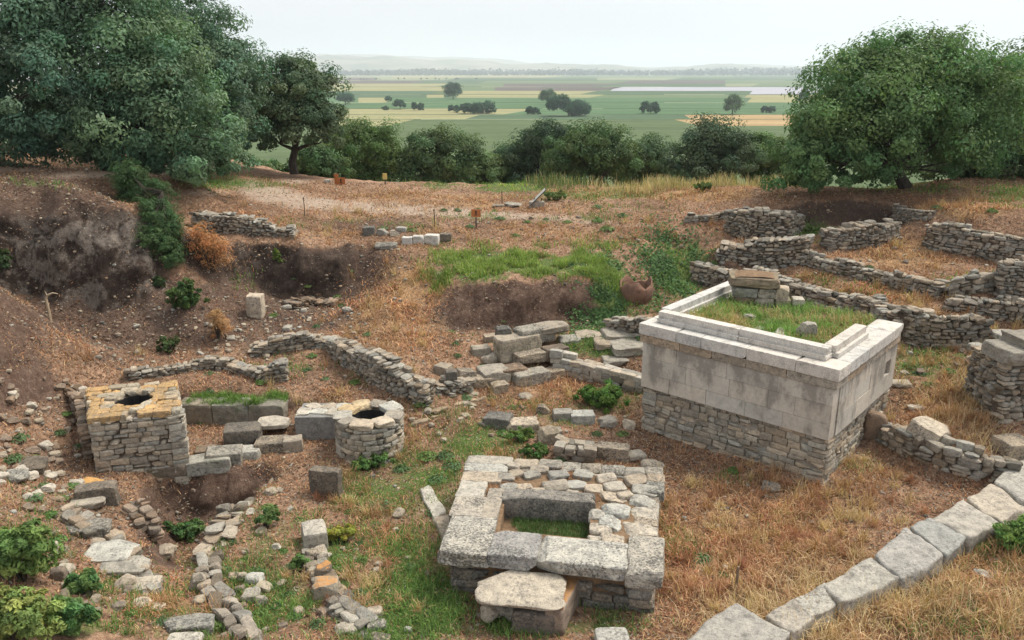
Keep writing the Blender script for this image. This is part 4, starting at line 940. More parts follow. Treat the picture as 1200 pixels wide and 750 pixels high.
# squared blocks of the ruin left of the retaining wall
S(626,420,46,20,'long squared block on top of the ruined corner stack','g','block','dark',.55,.5,dz=.42,name='stone_block')
S(606,428,52,30,'thick squared block in the middle of the ruined corner','g','block','moss',.5,.5,dz=.22,name='stone_block')
S(645,412,40,16,'flat slab reaching back from the ruined corner stack','g','slab','pale',.4,.6,dz=.42,name='stone_block')
S(600,446,34,16,'lower flat block under the ruined corner stack','b','block','dark',.5,.6,dz=.08,name='stone_block')
S(622,452,46,20,'bottom course block at the ruined corner','g','block','dark',.5,.5,dz=.02,name='stone_block')
S(646,446,30,16,'bottom block beside the retaining wall','g','block','dark',.5,.6,name='stone_block')
S(590,418,18,30,'dark upright block at the end of the ruined stack','d','block','dark',.2,.8,dz=.2,name='stone_block')
S(622,436,42,16,'middle course block of the ruined corner stack','g','block','dark',.5,.5,dz=.24,name='stone_block')
S(650,430,30,16,'middle course block next to the retaining wall','b','block','dark',.5,.6,dz=.2,name='stone_block')
S(578,450,34,24,'large stepped block in front of the ruined stack','g','block','pale',.4,.9,name='stone_block')
S(585,462,20,14,'small block below the stepped block','g','block','dark',.4,.8,name='stone_block')
S(561,455,28,16,'lichen spotted block left of the stepped block','g','block','dark',.3,.7,name='stone_block')
S(529,457,14,26,'narrow upright dark block beside the rubble tail','d','block','dark',.1,.9,name='stone_block')
S(545,446,22,16,'tilted grey block leaning behind the narrow upright block','g','block','dark',.5,.8,.2,name='stone_block')
S(519,440,20,16,'lone squared block on the dry slope','g','block','pale',-.5,.8,name='stone_block')
S(575,402,16,12,'small cube of stone at the head of the grassy strip','g','block','pale',.3,.8,name='stone_block')
S(563,418,22,14,'weathered block tucked in the weeds','g','block','moss',.3,.7,name='stone_block')
S(573,428,18,16,'pale rounded block above the stepped block','p','rock','pale',name='stone_block')
# flat paving slabs on the terrace by the altar
for (u, v, w, h, l) in ((690,397,30,12,'flat paving slab near the head of the terrace'),(728,400,40,12,'broad flat paving slab close to the altar corner'),(740,418,46,16,'large pale paving slab touching the altar'),(712,410,30,10,'narrow paving slab in the grass'),(668,403,26,10,'worn paving slab at the end of the grassy strip'),(722,430,30,10,'paving slab above the retaining wall')):
    S(u, v, w, h, l, 'g', 'slab', 'pale', .1, .9, name='paving_slab', cat='slab', sink=.35)
# kerb rows between ruin and platform
S(584,502,32,20,'dark squared block at the head of the broken kerb','d','block','dark',-.3,.7,name='stone_block')
S(612,508,38,20,'pale block with a dark socket hole in the broken kerb','p','block','dark',.15,.6,name='stone_block')
S(643,524,26,28,'rough upright stone where the kerb meets the coursed wall','g','rock','moss',name='stone_block')
S(650,514,18,14,'small squared stone on the kerb end','g','block','dark',.2,.8,name='stone_block')
S(694,536,20,16,'rounded squared stone beside the long kerb block','w','block','pale',.1,.7,name='stone_block')
S(719,541,38,24,'long squared kerb block','g','block','dark',-.25,.5,name='stone_block')
S(746,542,24,16,'pale squarish stone next to the long kerb block','p','rock','pale',name='stone_block')
S(636,486,16,14,'small dark kerb stone in the weeds','g','rock','dark')
S(660,494,24,16,'kerb stone left of the green bush','g','block','pale',.1,.7,name='stone_block')
S(683,498,28,18,'flat topped kerb stone before the green bush','p','block','pale',.05,.7,name='stone_block')
S(711,502,26,16,'rounded grey kerb stone before the green bush','g','rock','pale',name='stone_block')
S(738,504,18,14,'kerb stone nearest the altar wall','p','rock','pale',name='stone_block')
S(768,556,32,20,'flat stone leaning on the back corner of the platform','g','rock','dark')
S(616,470,18,10,'weathered stone sunk in the grass behind the kerb','g','rock','pale')
# blocks beside the square well
S(243,558,48,22,'long low block beside the square well','g','block','moss',.25,.5,name='stone_block')
S(258,546,44,24,'sloping block between the square well and the trench','g','block','dark',.2,.6,name='stone_block')
S(282,526,42,26,'dark broken block on top of the row by the trench','d','block','dark',.15,.7,dz=.12,name='stone_block')
S(288,540,30,18,'pale block under the dark broken block','p','block','pale',.1,.7,name='stone_block')
S(318,512,36,14,'flat pale slab on the row end toward the bench','p','slab','pale',.05,.8,dz=.15,name='stone_block')
S(316,532,36,22,'thick dark block under the flat pale slab','g','block','dark',.1,.7,name='stone_block')
S(342,530,22,22,'rough block at the end of the row by the bench','g','block','pale',.2,.8,name='stone_block')
S(240,536,26,14,'mossy foot stone at the corner of the square well','b','block','moss',.3,.7,name='stone_block')
S(195,562,44,12,'mossy foot course under the square well','b','block','moss',.2,.5,name='stone_block')
S(382,583,36,38,'upright rough slab standing in the dry grass','d','block','dark',-.2,.4,name='standing_stone',sink=.1)
# line of stones through the grass
S(366,645,28,36,'tall pale block at the head of the stone line','p','block','pale',.35,1.2,name='stone_block')
S(368,656,22,18,'small pitted stone below the pale block','g','rock','dark')
S(376,682,24,26,'grey stone with an orange lichen cap, the smaller of two','d','rock','ot')
S(381,706,28,30,'squared stone with an orange lichen cap, the larger of two','w','block','ot',.1,.8)
S(396,718,46,26,'dark pitted boulder in the stone line','d','rock','dark')
S(412,730,22,16,'flat grey stone behind the dark boulder','g','rock','dark')
S(404,744,28,18,'pale stone at the end of the line near the frame edge','p','rock','pale')
S(437,728,22,18,'pale stone capping the low broken wall end','p','rock','pale')
S(440,742,24,16,'dark stone in the low broken wall end','g','rock','dark')
S(444,756,24,16,'lowest stone of the low broken wall end','g','rock','dark')
S(478,742,10,5,'tiny white stone on the green grass','m','rock','pale')
# left foreground stones
S(34,556,38,26,'dark lichened boulder on the left slope','d','rock','dark',name='boulder',cat='boulder')
S(12,565,28,20,'grey boulder cut by the frame edge','g','rock','dark',name='boulder',cat='boulder')
S(102,572,28,14,'orange tinted stone at the foot of the square well','o','rock','rock')
S(110,592,46,30,'long tilted dark block above the trench','d','block','dark',.35,.45,name='stone_block')
S(98,596,38,16,'tilted slab beside the long dark block','g','slab','pale',.35,.6,name='stone_block')
S(97,630,50,20,'flat grey slab with a broken edge on the left bank','g','slab','dark',.25,.6,name='stone_slab',cat='slab')
S(130,636,24,18,'angular stone at the lip of the trench','w','rock','rock')
S(122,660,56,26,'white patched outcrop of stone on the left bank','p','slab','pale',.0,.8,name='stone_slab',cat='slab')
S(138,676,56,14,'smooth sloping slab below the white outcrop','g','slab','pale',.0,.6,name='stone_slab',cat='slab')
S(166,694,34,20,'pale rounded slab in the reddish grass','p','slab','pale',.2,.8,name='stone_slab',cat='slab')
S(163,714,24,16,'grey and white stone below the pale rounded slab','p','rock','pale')
S(180,716,20,12,'flat white stone beside the grey and white stone','p','rock','pale')
S(66,680,18,20,'small brown boulder behind the leafy weeds','b','rock','rock')
S(216,744,58,24,'long ridged grey stone near the frame edge','g','slab','dark',.2,.5,name='stone_slab',cat='slab')
S(213,758,40,12,'pale slab under the long ridged stone','p','slab','pale',.1,.5,name='stone_slab',cat='slab')
S(230,694,20,26,'pitted upright stone left of the stone pile','g','rock','pale')
S(234,710,18,14,'pink tinted stone below the pitted upright stone','w','rock','rock')
for (u, v, w, h, c, l) in ((272,682,14,12,'w','yellowish stone crowning the stone pile'),(283,684,12,14,'w','upright yellowish stone in the stone pile'),(297,688,22,18,'p','pale wedge on top of the stone pile'),(306,696,20,14,'w','brown slab on the side of the stone pile'),(264,702,20,12,'m','white stone at the edge of the stone pile'),(280,696,12,12,'b','brown stone in the middle of the stone pile'),(290,706,26,18,'g','largest grey stone of the stone pile'),(304,712,18,14,'g','grey stone at the foot of the stone pile'),(268,718,20,14,'g','mottled stone below the stone pile'),(274,732,14,14,'g','small stone in the tail of the stone pile'),(276,746,22,18,'p','pale stone ending the tail of the stone pile'),(282,716,12,10,'b','dark wedge under the stone pile'),(330,736,12,8,'b','brown stone in the grass past the stone pile')):
    S(u, v, w, h, l, c, 'rock', 'rock')
# around the altar platform
def offering_slab():
    p = G(615, 742); root = thing('broken_slab', 'broken pale slab resting on an orange lichened footing stone', 'slab', p); yaw = -.12; R = rotz(yaw)
    c = P(609, 690, .44)
    b = MB(); put(b, stone_shape(811, 18, 6.0, 8, .04, (.33, .43)), c, (1.16, .66, .13), R @ rotx(.05), (.42, .375, .305)); b.build('slab', M_PALEB, root, True)
    f = MB(); c2 = P(660, 708, .17); put(f, stone_shape(813, 12, 14., 1, .03, (.44, .5)), c2, (.26, .82, .42), rotz(-.36), (.25, .2, .16)); f.build('footing_stone', M_OTOP, root, True)
    f = MB(); c2 = P(628, 728, .10); put(f, stone_shape(815, 12, 9., 2, .03, (.4, .47)), c2, (.62, .2, .36), rotz(-.1), (.17, .15, .13)); f.build('footing_stone', M_DARKB, root, True)
    for (u, v, s) in ((585, 712, .2), (600, 718, .16), (574, 718, .18)):
        f = MB(); c2 = P(u, v, .12); put(f, R0.choice(ROCK), c2, (s*1.3, s, s*1.2), rotz(R0.uniform(0, 3)), tint(GREY)); f.build('packing_stone', M_ROCK, root)
offering_slab()
S(718,758,40,22,'pale flat stone in the grass at the frame edge','p','slab','pale',.1,.7)
S(739,704,18,14,'small dark stone by the corner of the platform','g','rock','dark')
S(755,704,22,14,'grey stone fallen from the platform corner','g','rock','dark')
S(905,578,22,14,'round lichened stone alone in front of the marble altar','g','rock','dark')
def kerb_strip():
    root = thing('sloping_kerb', 'narrow broken pale kerb lying in the grass beside the platform', 'kerb', G(512, 600))
    for i, cr in enumerate(([(507,606),(523,600),(503,566),(491,572)], [(526,642),(543,634),(523.5,601),(507.5,607)])):
        z = G(515, 600)[2]+.06; V, Q = quad_block([P(u, v, z) for u, v in cr], z, .25, 860+i, 12, .03, n=12); m = MB(); m.add(V, Q, None, tint(PALE_)); m.build('block', M_PALEB, root)
kerb_strip()
# right side
S(1095,524,42,34,'big tilted square block on the low rubble wall','p','block','pale',.7,.9,.15,.2,name='stone_block')
S(1028,516,26,36,'brown boulder against the altar base','b','rock','rock',name='boulder',cat='boulder')
S(1058,522,26,24,'lichened boulder between the altar and the tilted block','g','rock','dark',name='boulder',cat='boulder')
S(1042,516,22,20,'dark boulder beside the brown boulder','d','rock','rock',name='boulder',cat='boulder')
S(1076,482,18,10,'pale stone above the tilted block','p','rock','rock')
S(1145,430,22,16,'grey stone in the long dry grass','g','rock','rock')
S(1150,412,20,12,'flat stone above the grey stone in dry grass','g','slab','pale')
S(1118,395,34,8,'flat capstone near the wall end','p','slab','pale')
S(1185,398,30,10,'pale capstone on the slope near the frame edge','p','slab','pale')
S(1130,409,24,10,'capstone sunk in the grassy slope','g','slab','pale')
S(1058,455,26,8,'grey stone by the altar side','g','rock','rock')
S(1195,540,40,30,'heavy dark block behind the end of the parapet','g','block','dark',.2,.8,name='stone_block')
S(1161,680,26,14,'pale stone in the grass outside the parapet','p','rock','pale'); S(1172,664,18,10,'small stone in the grass outside the parapet','g','rock','pale')
S(862,628,6,3,'sliver of white stone in the dry yard','m','rock','pale'); S(850,668,8,6,'bit of white stone near the wooden stake','m','rock','pale')
# stump pillar, terrace blocks
S(298,373,19,30,'square stone stump standing at the pit edge','p','block','pale',0,.9,name='stone_pillar',cat='pillar',sink=.05)
S(432,277,14,13,'dark squared block at the end of the terrace stone row','d','block','dark',0,.8,name='stone_block'); S(447,276,14,9,'small grey stone between dark block and white blocks','g','rock','pale'); S(461,277,13,9,'grey stone behind the white blocks','g','rock','pale'); S(470,272,12,7,'flat stone at the back of the terrace row','p','slab','pale')
S(477,287,12,11,'first white squared block of the terrace row','m','block','marb',0,.8,name='stone_block'); S(490,286,13,12,'middle white block of the terrace row','m','block','marb',.1,.8,name='stone_block'); S(506,287,17,14,'largest white block of the terrace row','m','block','marb',-.1,.8,name='stone_block'); S(522,284,13,12,'dark block closing the terrace row','d','block','dark',0,.8,name='stone_block')
S(452,293,26,7,'flat slab at the lip of the pit','g','slab','dark',0,.6,name='stone_slab',cat='slab')
S(647,392,9,12,'thin slab stuck upright in the mound foot','w','rock','rock')
S(383,214,9,5,'pale stone beside the path','p','rock','pale'); S(600,243,22,6,'low dark stone row beyond the path','g','rock','dark'); S(584,243,14,4,'flat stone in the grass beyond the path','g','slab','dark')
S(65,258,7,5,'rubble scrap on the cliff','g','rock','rock')
# reddish storage jar sunk in the ivy slope
def jar():
    p = G(747, 358); root_loc = p; mb = MB(); K = 24; prof = [(.02, -.22), (.26, -.16), (.40, .0), (.46, .2), (.455, .38), (.42, .52), (.39, .51), (.40, .3), (.3, .1), (.02, .0)]; V = []; Q = []
    for (r, z) in prof:
        for k in range(K): w = 2*PI*k/K; V.append([p[0]+r*math.cos(w), p[1]+.40+r*math.sin(w), p[2]+z+(.09*math.sin(w*3+1)+.05*math.sin(w*7))*(r > .38)*(z > .4)])
    for i in range(len(prof)-1):
        for k in range(K): Q.append([i*K+k, i*K+(k+1) % K, (i+1)*K+(k+1) % K, (i+1)*K+k])
    mb.add(V, Q, None, (.20, .115, .082)); tag(mb.build('clay_jar', M_ROCK, None, True), 'broken reddish clay storage jar sunk in the ivy slope', 'jar')
jar()
# loose stones, a few groups
def scatter(n, zone, label, group, size=(.08, .2), cols='gwpb', seed=1):
    r = random.Random(seed); base = []
    for k in range(n):
        for _ in range(30):
            u, v = r.uniform(zone[0], zone[2]), r.uniform(zone[1], zone[3]); p = G(u, v)
            if len(zone) < 5 or lookup(DARK, p[0], p[1]) > zone[4]: break
        s = r.uniform(*size)*(1 if r.random() < .8 else 1.5); m = MB()
        if len(base) < 7:
            put(m, ROCK[(seed*3+k) % 16], (0, 0, s*.18), (s*1.3, s, s*.75), np.eye(3), tint(PALET[r.choice(cols)], r, .15)); o = m.build('rock', M_ROCK, None, False, (0, 0, 0)); base.append(o)
        else: o = base[k % 7].copy(); COL.objects.link(o); o.scale = [r.uniform(.7, 1.3)]*3
        o.location = p; o.rotation_euler = (r.uniform(-.2, .2), r.uniform(-.2, .2), r.uniform(0, 6.3)); tag(o, label, 'rock', group)
scatter(84, (0,445,98,600), 'small loose stone on the brown slope left of the square well', 'loose stones on the left slope', (.05, .15), seed=2)
scatter(60, (110,380,330,428), 'small loose stone at the foot of the dark cliff', 'loose stones at the cliff foot', (.04, .12), seed=3)
scatter(26, (290,362,430,400), 'small loose stone on the floor of the far pit', 'loose stones in the far pit', (.04, .11), seed=4)
scatter(34, (60,590,200,720), 'small loose stone around the near edge of the trench', 'loose stones round the trench', (.08, .16), seed=5)
scatter(16, (480,470,620,520), 'small loose stone in the grass behind the platform', 'loose stones behind the platform', (.06, .16), seed=6)
scatter(16, (1020,400,1160,500), 'small loose stone on the grassy slope right of the altar', 'loose stones on the grassy slope', (.06, .14), seed=7)
scatter(22, (940,285,1190,345), 'small loose stone fallen from the terrace walls', 'stones fallen from the terrace walls', (.05, .12), seed=8)
scatter(14, (560,255,800,290), 'small loose stone on the reddish terrace behind the mound', 'loose stones behind the mound', (.06, .14), 'b', seed=9)
scatter(46, (220,570,480,745), 'small loose stone in the foreground grass', 'loose stones in the foreground grass', (.05, .13), seed=10)
def pebbles():
    r = RNG; mb = MB(); n = 5200; u = r.uniform(-20, 1220, n*3); d = r.uniform(8.6, 30, n*3)
    k = 0
    V0, Q0 = stone_shape(990, 3, 4., 3, .04)
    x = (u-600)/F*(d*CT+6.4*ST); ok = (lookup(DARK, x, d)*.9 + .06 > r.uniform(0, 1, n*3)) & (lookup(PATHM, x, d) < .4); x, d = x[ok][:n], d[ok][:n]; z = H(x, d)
    for i in range(len(x)):
        s = .02+.06*r.random()**2; V = (V0*np.array([s*1.4, s, s*.8])) @ rotz(r.uniform(0, 6)).T + np.array([x[i], d[i], z[i]+.2*s]); mb.add(V, Q0, None, tint(PALET['gwdb'[int(r.integers(4))]], R0, .2))
    tag(mb.build('pebbles', M_ROCK, None), 'scattered pebbles and stone chips on bare earth', 'pebbles', kind='stuff')
pebbles()
# ================================================================== VEGETATION
def leaf_mat(name, trans=.35, rough=.55, tscale=1.0):
    m, nt, b, out = new_mat(name); c = vcol(nt); w = wpos(nt)
    c = mix(nt, 1.0, c, ramp(nt, noise(nt, .9*tscale, 4, .6, w), [(.3, g(.78)), (.7, g(1.2))]), 'MULTIPLY')
    nt.links.new(c, b.inputs['Base Color']); b.inputs['Roughness'].default_value = rough; b.inputs['Specular IOR Level'].default_value = .18
    t = nt.nodes.new('ShaderNodeBsdfTranslucent'); nt.links.new(mix(nt, 1.0, c, (1.0, 1.15, .6), 'MULTIPLY'), t.inputs['Color'])
    ms = nt.nodes.new('ShaderNodeMixShader'); ms.inputs[0].default_value = trans
    nt.links.new(b.outputs[0], ms.inputs[1]); nt.links.new(t.outputs[0], ms.inputs[2]); nt.links.new(ms.outputs[0], out.inputs[0]); return m
M_LEAF = leaf_mat('tree_leaves', .3); M_WEED = leaf_mat('weed_leaves', .3, .6, 3); M_GRASS = leaf_mat('grass_blades', .3, .7, 2); M_STRAW = leaf_mat('straw_blades', .25, .8, 2)
def bark():
    m, nt, b, out = new_mat('bark'); w = wpos(nt); mp = N(nt, 'ShaderNodeMapping'); nt.links.new(w, mp.inputs[0]); mp.inputs['Scale'].default_value = (6, 6, 1.6)
    n = noise(nt, 3, 7, .7, mp.outputs[0]); nt.links.new(ramp(nt, n, [(.3, (.022, .018, .014)), (.7, (.085, .07, .055))]), b.inputs['Base Color']); bump(nt, b, n, 1, .04); return m
M_BARK = bark()
def unit(n, rng): v = rng.normal(size=(n, 3)); return v/np.linalg.norm(v, axis=1)[:, None]
def leaf_quads(mb, c, nrm, size, col, rng, aspect=.55, fold=.12):
    "one leaf-shaped folded quad at each c"
    n = len(c); t = unit(n, rng); a = np.cross(nrm, t); a /= np.linalg.norm(a, axis=1)[:, None]+1e-9; b = np.cross(nrm, a)
    size = np.broadcast_to(size, (n,))[:, None]
    V = np.stack([c - a*size*.5, c + b*size*aspect*.5 + nrm*size*fold, c + a*size*.55, c - b*size*aspect*.5 + nrm*size*fold], 1).reshape(-1, 3)
    mb.add(V, np.arange(4*n).reshape(n, 4), None, np.repeat(col, 4, 0))
def crown(lobes, n, size, rng, col, clump=.22, shell=(.62, 1.03), droop=.0, var=.3, warm=.12, per=46, lit=.55, aspect=.55, inner=0.0):
    "leaves in clumps over a set of ellipsoid lobes (centre, radii)"
    mb = MB(); A = np.array([(l[1][0]*l[1][1]*l[1][2])**(2/3) for l in lobes]); A = A/A.sum()
    for (c, r), f in zip(lobes, A):
        c, r = np.array(c, float), np.array(r, float); rm = r.mean(); k = max(6, int(n*f)); ncl = max(6, int(k/per))
        d = unit(ncl, rng); d[:, 2] = np.where(d[:, 2] < -.55, -d[:, 2], d[:, 2])
        rr = np.where(rng.random(ncl) < inner, rng.uniform(.15, .7, ncl), rng.uniform(*shell, ncl)) + .10*vn3(d[:, 0]*2.3+c[0], d[:, 1]*2.3+c[1], d[:, 2]*2.3+c[2], 3)
        cc = c + d*r*rr[:, None]; cs = clump*rm*rng.uniform(.6, 1.35, ncl)
        ctint = 1 + var*rng.uniform(-1, 1, ncl); cw = warm*rng.uniform(-1, 1, ncl)
        ii = rng.integers(0, ncl, k); o = unit(k, rng); o[:, 2] = o[:, 2]*.75; rad = rng.uniform(.25, 1, k)**.6
        p = cc[ii] + o*(cs[ii]*rad)[:, None]; p[:, 2] -= droop*cs[ii]*rad
        nr = o*lit + d[ii]*.45 + unit(k, rng)*.5 + np.array([0, 0, .35]); nr /= np.linalg.norm(nr, axis=1)[:, None]
        t = (ctint[ii]*(1+.2*rng.uniform(-1, 1, k)))[:, None]; C = np.array(col)[None]*t; C[:, 0] *= 1+cw[ii]*1.5; C[:, 2] *= 1-cw[ii]*.5
        leaf_quads(mb, p, nr, size*rng.uniform(.65, 1.3, k), np.clip(C, .004, 1), rng, aspect)
    return mb
def limbs(base, lobes, r0, rng, bend=.3):
    mb = MB(); base = np.array(base, float); cs = np.array([l[0] for l in lobes], float); top = cs.mean(0); fork = base*.62 + np.array([top[0], top[1], top[2]])*.38; fork[2] = base[2] + (top[2]-base[2])*.42
    m1 = (base+fork)/2 + np.r_[rng.uniform(-bend, bend, 2)*r0*2, 0]
    tube(mb, [base-[0, 0, .3], base+(m1-base)*.12, m1, fork], [r0*1.35, r0*1.05, r0*.85, r0*.75], 9)
    for c in [q for q in cs[:14] if q[2] > fork[2]-.1]:
        mid = (fork+c)/2 + rng.uniform(-.15, .15, 3)*np.linalg.norm(c-fork); mid[2] += .05
        tube(mb, [fork-(fork-m1)*.1, mid, c], [r0*.5, r0*.28, r0*.08], 6)
        for q in range(3):
            e = c + rng.normal(size=3)*.25*np.linalg.norm(c-fork); tube(mb, [mid, (mid+e)/2+rng.uniform(-.1, .1, 3), e], [r0*.2, r0*.12, r0*.03], 5)
    return mb
def tree(name, label, u, y, zb, lobes, n, size, col, seed, r0=.16, group=None, ubase=None, clump=.22, **kw):
    "lobes are given as (column, row, depth offset, half width px, half height px, depth radius m) seen from the viewpoint, at distance y"
    rng = np.random.default_rng(seed); L = []
    for (lu, lv, dy, rw, rh, rd) in lobes:
        yy = y+dy; z = zat(yy, lv); d = yy*CT-(z-CAMZ)*ST; L.append((((lu-600)/F*d, yy, z), (rw*d/F, rd, rh*d/F*1.03)))
    d = y*CT-(zb-CAMZ)*ST; base = ((u-600)/F*d, y, zb)
    root = thing(name, label, 'tree', base, group); clump = clump*1.35
    L = [(c, tuple(q*1.18 for q in r)) for c, r in L]; crown(L, int(n*1.35), size, rng, col, clump, per=150, lit=1.0, shell=(.66, 1.06), inner=.2, **kw).build('crown', M_LEAF, root)
    limbs(base, L, r0, rng).build('trunk', M_BARK, root)
    return root
OAK = (.13, .215, .122); OAKD = (.112, .185, .12); OAKR = (.118, .2, .078); OAKL = (.085, .125, .05)
# big evergreen oaks over the left bank
tree('oak_tree', 'dark oak filling the upper left corner above the earth cliff', -10, 24.0, 4.3,
     [(10,175,.6,50,28,1.4),(60,170,.8,45,30,1.4),(-40,60,0,80,70,2.2),(30,20,.5,60,60,1.8),(-30,140,-.5,70,50,2.0),(35,110,-.8,45,60,1.5),(40,165,-.3,40,30,1.2),(-100,100,1,80,90,2.4),(20,-40,1,90,60,2.2)], 44000, .115, OAKD, 21, .22)
tree('oak_tree', 'huge spreading oak whose branches sweep down over the cliff edge', 130, 25.5, 4.1,
     [(120,30,0,70,60,2.2),(90,-30,.5,80,50,2.2),(160,75,-.6,60,50,1.8),(100,95,-.8,50,55,1.6),(195,110,-.6,55,45,1.7),(150,135,-1,60,45,1.6),(215,155,-.6,58,45,1.6),(90,160,-.4,40,38,1.3),(235,188,-.4,45,27,1.2),(180,186,-.6,50,28,1.2),(60,50,-.2,40,60,1.6),(140,-60,1,90,50,2),(262,200,-.3,30,20,1),(215,200,-.8,40,22,1),(120,182,.3,45,30,1.2),(160,190,.2,45,28,1.2)], 64000, .115, OAK, 22, .26)
tree('oak_tree', 'tall dark oak behind the spreading oak, the one nearest the single tree', 262, 30.0, 3.3,
     [(225,60,0,50,48,1.8),(258,90,0,48,50,1.8),(200,30,.6,40,35,1.5),(272,120,-.4,32,42,1.5),(258,150,-.6,40,40,1.5),(272,182,-.4,26,22,1.1),(210,100,.8,50,60,1.8)], 36000, .12, OAKD, 23, .2)
tree('oak_tree', 'single rounded tree with a leaning dark trunk beside the path', 345, 32.6, 3.05,
     [(345,105,0,42,32,1.4),(322,130,-.3,26,34,1.1),(372,130,-.2,30,34,1.2),(350,150,-.5,44,28,1.2),(318,158,0,22,20,.9),(384,155,0,20,24,.9),(345,90,.2,30,18,1)], 24000, .115, (.1, .15, .085), 24, .17)
# right oak
tree('oak_tree', 'broad domed oak with a dark trunk above the right terraces', 1062, 26.2, 3.4,
     [(1060,104,0,72,50,2.2),(1000,120,-.2,60,50,1.9),(1115,110,0,62,48,2.0),(960,160,-.6,50,40,1.6),(1040,150,-1,66,42,1.8),(1100,165,-.6,60,38,1.6),(936,196,-.8,34,36,1.1),(985,190,-.9,42,34,1.3),(1150,140,.2,50,45,1.8),(1060,70,.2,40,22,1.3),(1015,92,.2,38,28,1.4),(934,212,-.8,22,24,.8),(1000,200,-.2,40,22,1.0),(1110,190,.6,50,24,1.2),(960,205,-.5,26,20,.9)], 66000, .115, OAKR, 25, .2)
tree('oak_tree', 'oak behind the domed oak, cut by the frame edge', 1195, 29.5, 3.2,
     [(1180,120,0,55,45,2),(1230,130,0,60,60,2),(1175,170,-.4,50,38,1.6),(1140,185,.4,45,30,1.4),(1215,195,0,40,25,1.4),(1105,195,1.0,44,26,1.2),(1150,203,.3,50,24,1.2),(1205,206,0,40,22,1.2),(1065,198,1.2,36,22,1.2)], 34000, .12, (.11, .17, .08), 26, .2)
# row of trees below the terrace edge
BK = 'trees below the terrace edge'
for i, (u, y, vt, hw, col, l) in enumerate([
   (425,40,147,46,(.062,.10,.034),'bright green tree just right of the single rounded tree'),
   (372,37,172,30,(.05,.085,.034),'low tree filling in under the single rounded tree'),
   (510,40,158,50,(.055,.085,.038),'rounded tree, second in the row below the terrace edge'),
   (565,42,182,34,(.085,.125,.055),'pale green low tree between two rounded trees'),
   (600,44,172,32,(.045,.07,.035),'dark low tree left of the twin crowned tree'),
   (640,42,149,42,(.036,.058,.034),'darkest tree of the row, mid way along the terrace edge'),
   (692,39,153,52,(.055,.088,.036),'large full green tree behind the information panel'),
   (752,42,163,36,(.05,.08,.038),'medium tree right of the large full green tree'),
   (835,40,146,46,(.046,.072,.042),'bluish green tree standing alone before the tan field'),
   (888,42,160,34,(.065,.105,.038),'light green tree beside the domed oak'),
   (790,45,192,26,(.06,.09,.045),'low shrubby tree in the gap before the bluish tree'),
   (300,36,190,40,(.06,.1,.04),'sunlit young tree glimpsed under the left oaks')]):
    zb = float(H((u-600)/F*y*1.03, y)); vb = 228; hh = (vb-vt)/2; rr = random.Random(i)
    L = [(u+rr.uniform(-.15, .15)*hw, vt+hh*.62, 0, hw*.62, hh*.6, 1.2)]
    for q in range(6):
        a = q*PI/3+rr.uniform(-.3, .3); L.append((u+hw*.55*math.cos(a), vt+hh*1.0-hh*.45*math.sin(a), rr.uniform(-.5, .5), hw*rr.uniform(.4, .52), hh*rr.uniform(.38, .5), 1.0))
    tree('broadleaf_tree', l, u, y, zb, [(q[0], q[1]+2, q[2], q[3]*1.3, q[4]*1.14, q[5]) for q in L], int(18000*(hw/45)), .12, tuple(k*1.8 for k in col), 60+i, .12, BK, clump=.26)
# trees out on the plain
PT_ = 'trees scattered on the plain'
for i, (u, vb, w, h, l, col) in enumerate([
   (531,116,21,20,'round dark tree alone in the middle of the plain','d'),(560,133,50,15,'long clump of dark trees along the field edge','d'),(532,132,16,10,'small tree at the tip of the long clump','d'),
   (469,128,17,11,'left of two small round trees on the yellow field edge','d'),(490,129,17,10,'right of two small round trees on the yellow field edge','d'),(455,120,9,9,'tiny tree above the small round pair','d'),(452,129,9,6,'pale bush left of the small round pair','l'),
   (405,123,22,16,'tree clump half hidden by the single rounded tree','d'),(642,123,20,19,'light olive tree behind the largest dark clump','l'),(666,136,56,25,'largest dark clump of trees on the plain','d'),(625,134,20,11,'small dark tree left of the largest clump','d'),
   (762,133,26,15,'dark round tree between the clump and the bluish tree','d'),(858,134,21,25,'grey green oval tree on the tan field edge','l'),(938,124,6,18,'slim left poplar of the pair by the domed oak','p'),(943,122,7,22,'slim taller poplar of the pair by the domed oak','p'),
   (706,84,14,7,'distant tree standing above the far tree belt','d'),(900,132,20,8,'low bush by the domed oak on the plain','d')]):
    p = pl(u, vb); d = p[1]*CT-(PLAINZ-CAMZ)*ST; rng = np.random.default_rng(300+i); W_, H_ = w*d/F, h*d/F
    k = max(1, int(w/h+.4)); L = []
    for q in range(k*3):
        fx = ((q % k)+.5)/k-.5; L.append(((p[0]+fx*W_*.8+rng.uniform(-.06, .06)*W_, p[1]+rng.uniform(-.2, .2)*W_/k, PLAINZ+H_*rng.uniform(.22, .6)*(1-.35*abs(fx)*(k > 1))), (W_/k*rng.uniform(.36, .5), W_/k*.45, H_*rng.uniform(.3, .42))))
    root = thing('poplar_tree' if col == 'p' else 'plain_tree', l, 'tree', p, PT_)
    crown(L, 900+int(10*w*h), max(.9, H_*.07), rng, {'d': (.03, .095, .05), 'l': (.08, .15, .065), 'p': (.025, .07, .045)}[col], .4).build('crown', M_LEAF, root)
    t = MB(); tube(t, [p-[0, 0, .5], p+[0, 0, H_*.25], p+[.2, 0, H_*.6]], [H_*.03, H_*.022, H_*.01], 6); t.build('trunk', M_BARK, root)
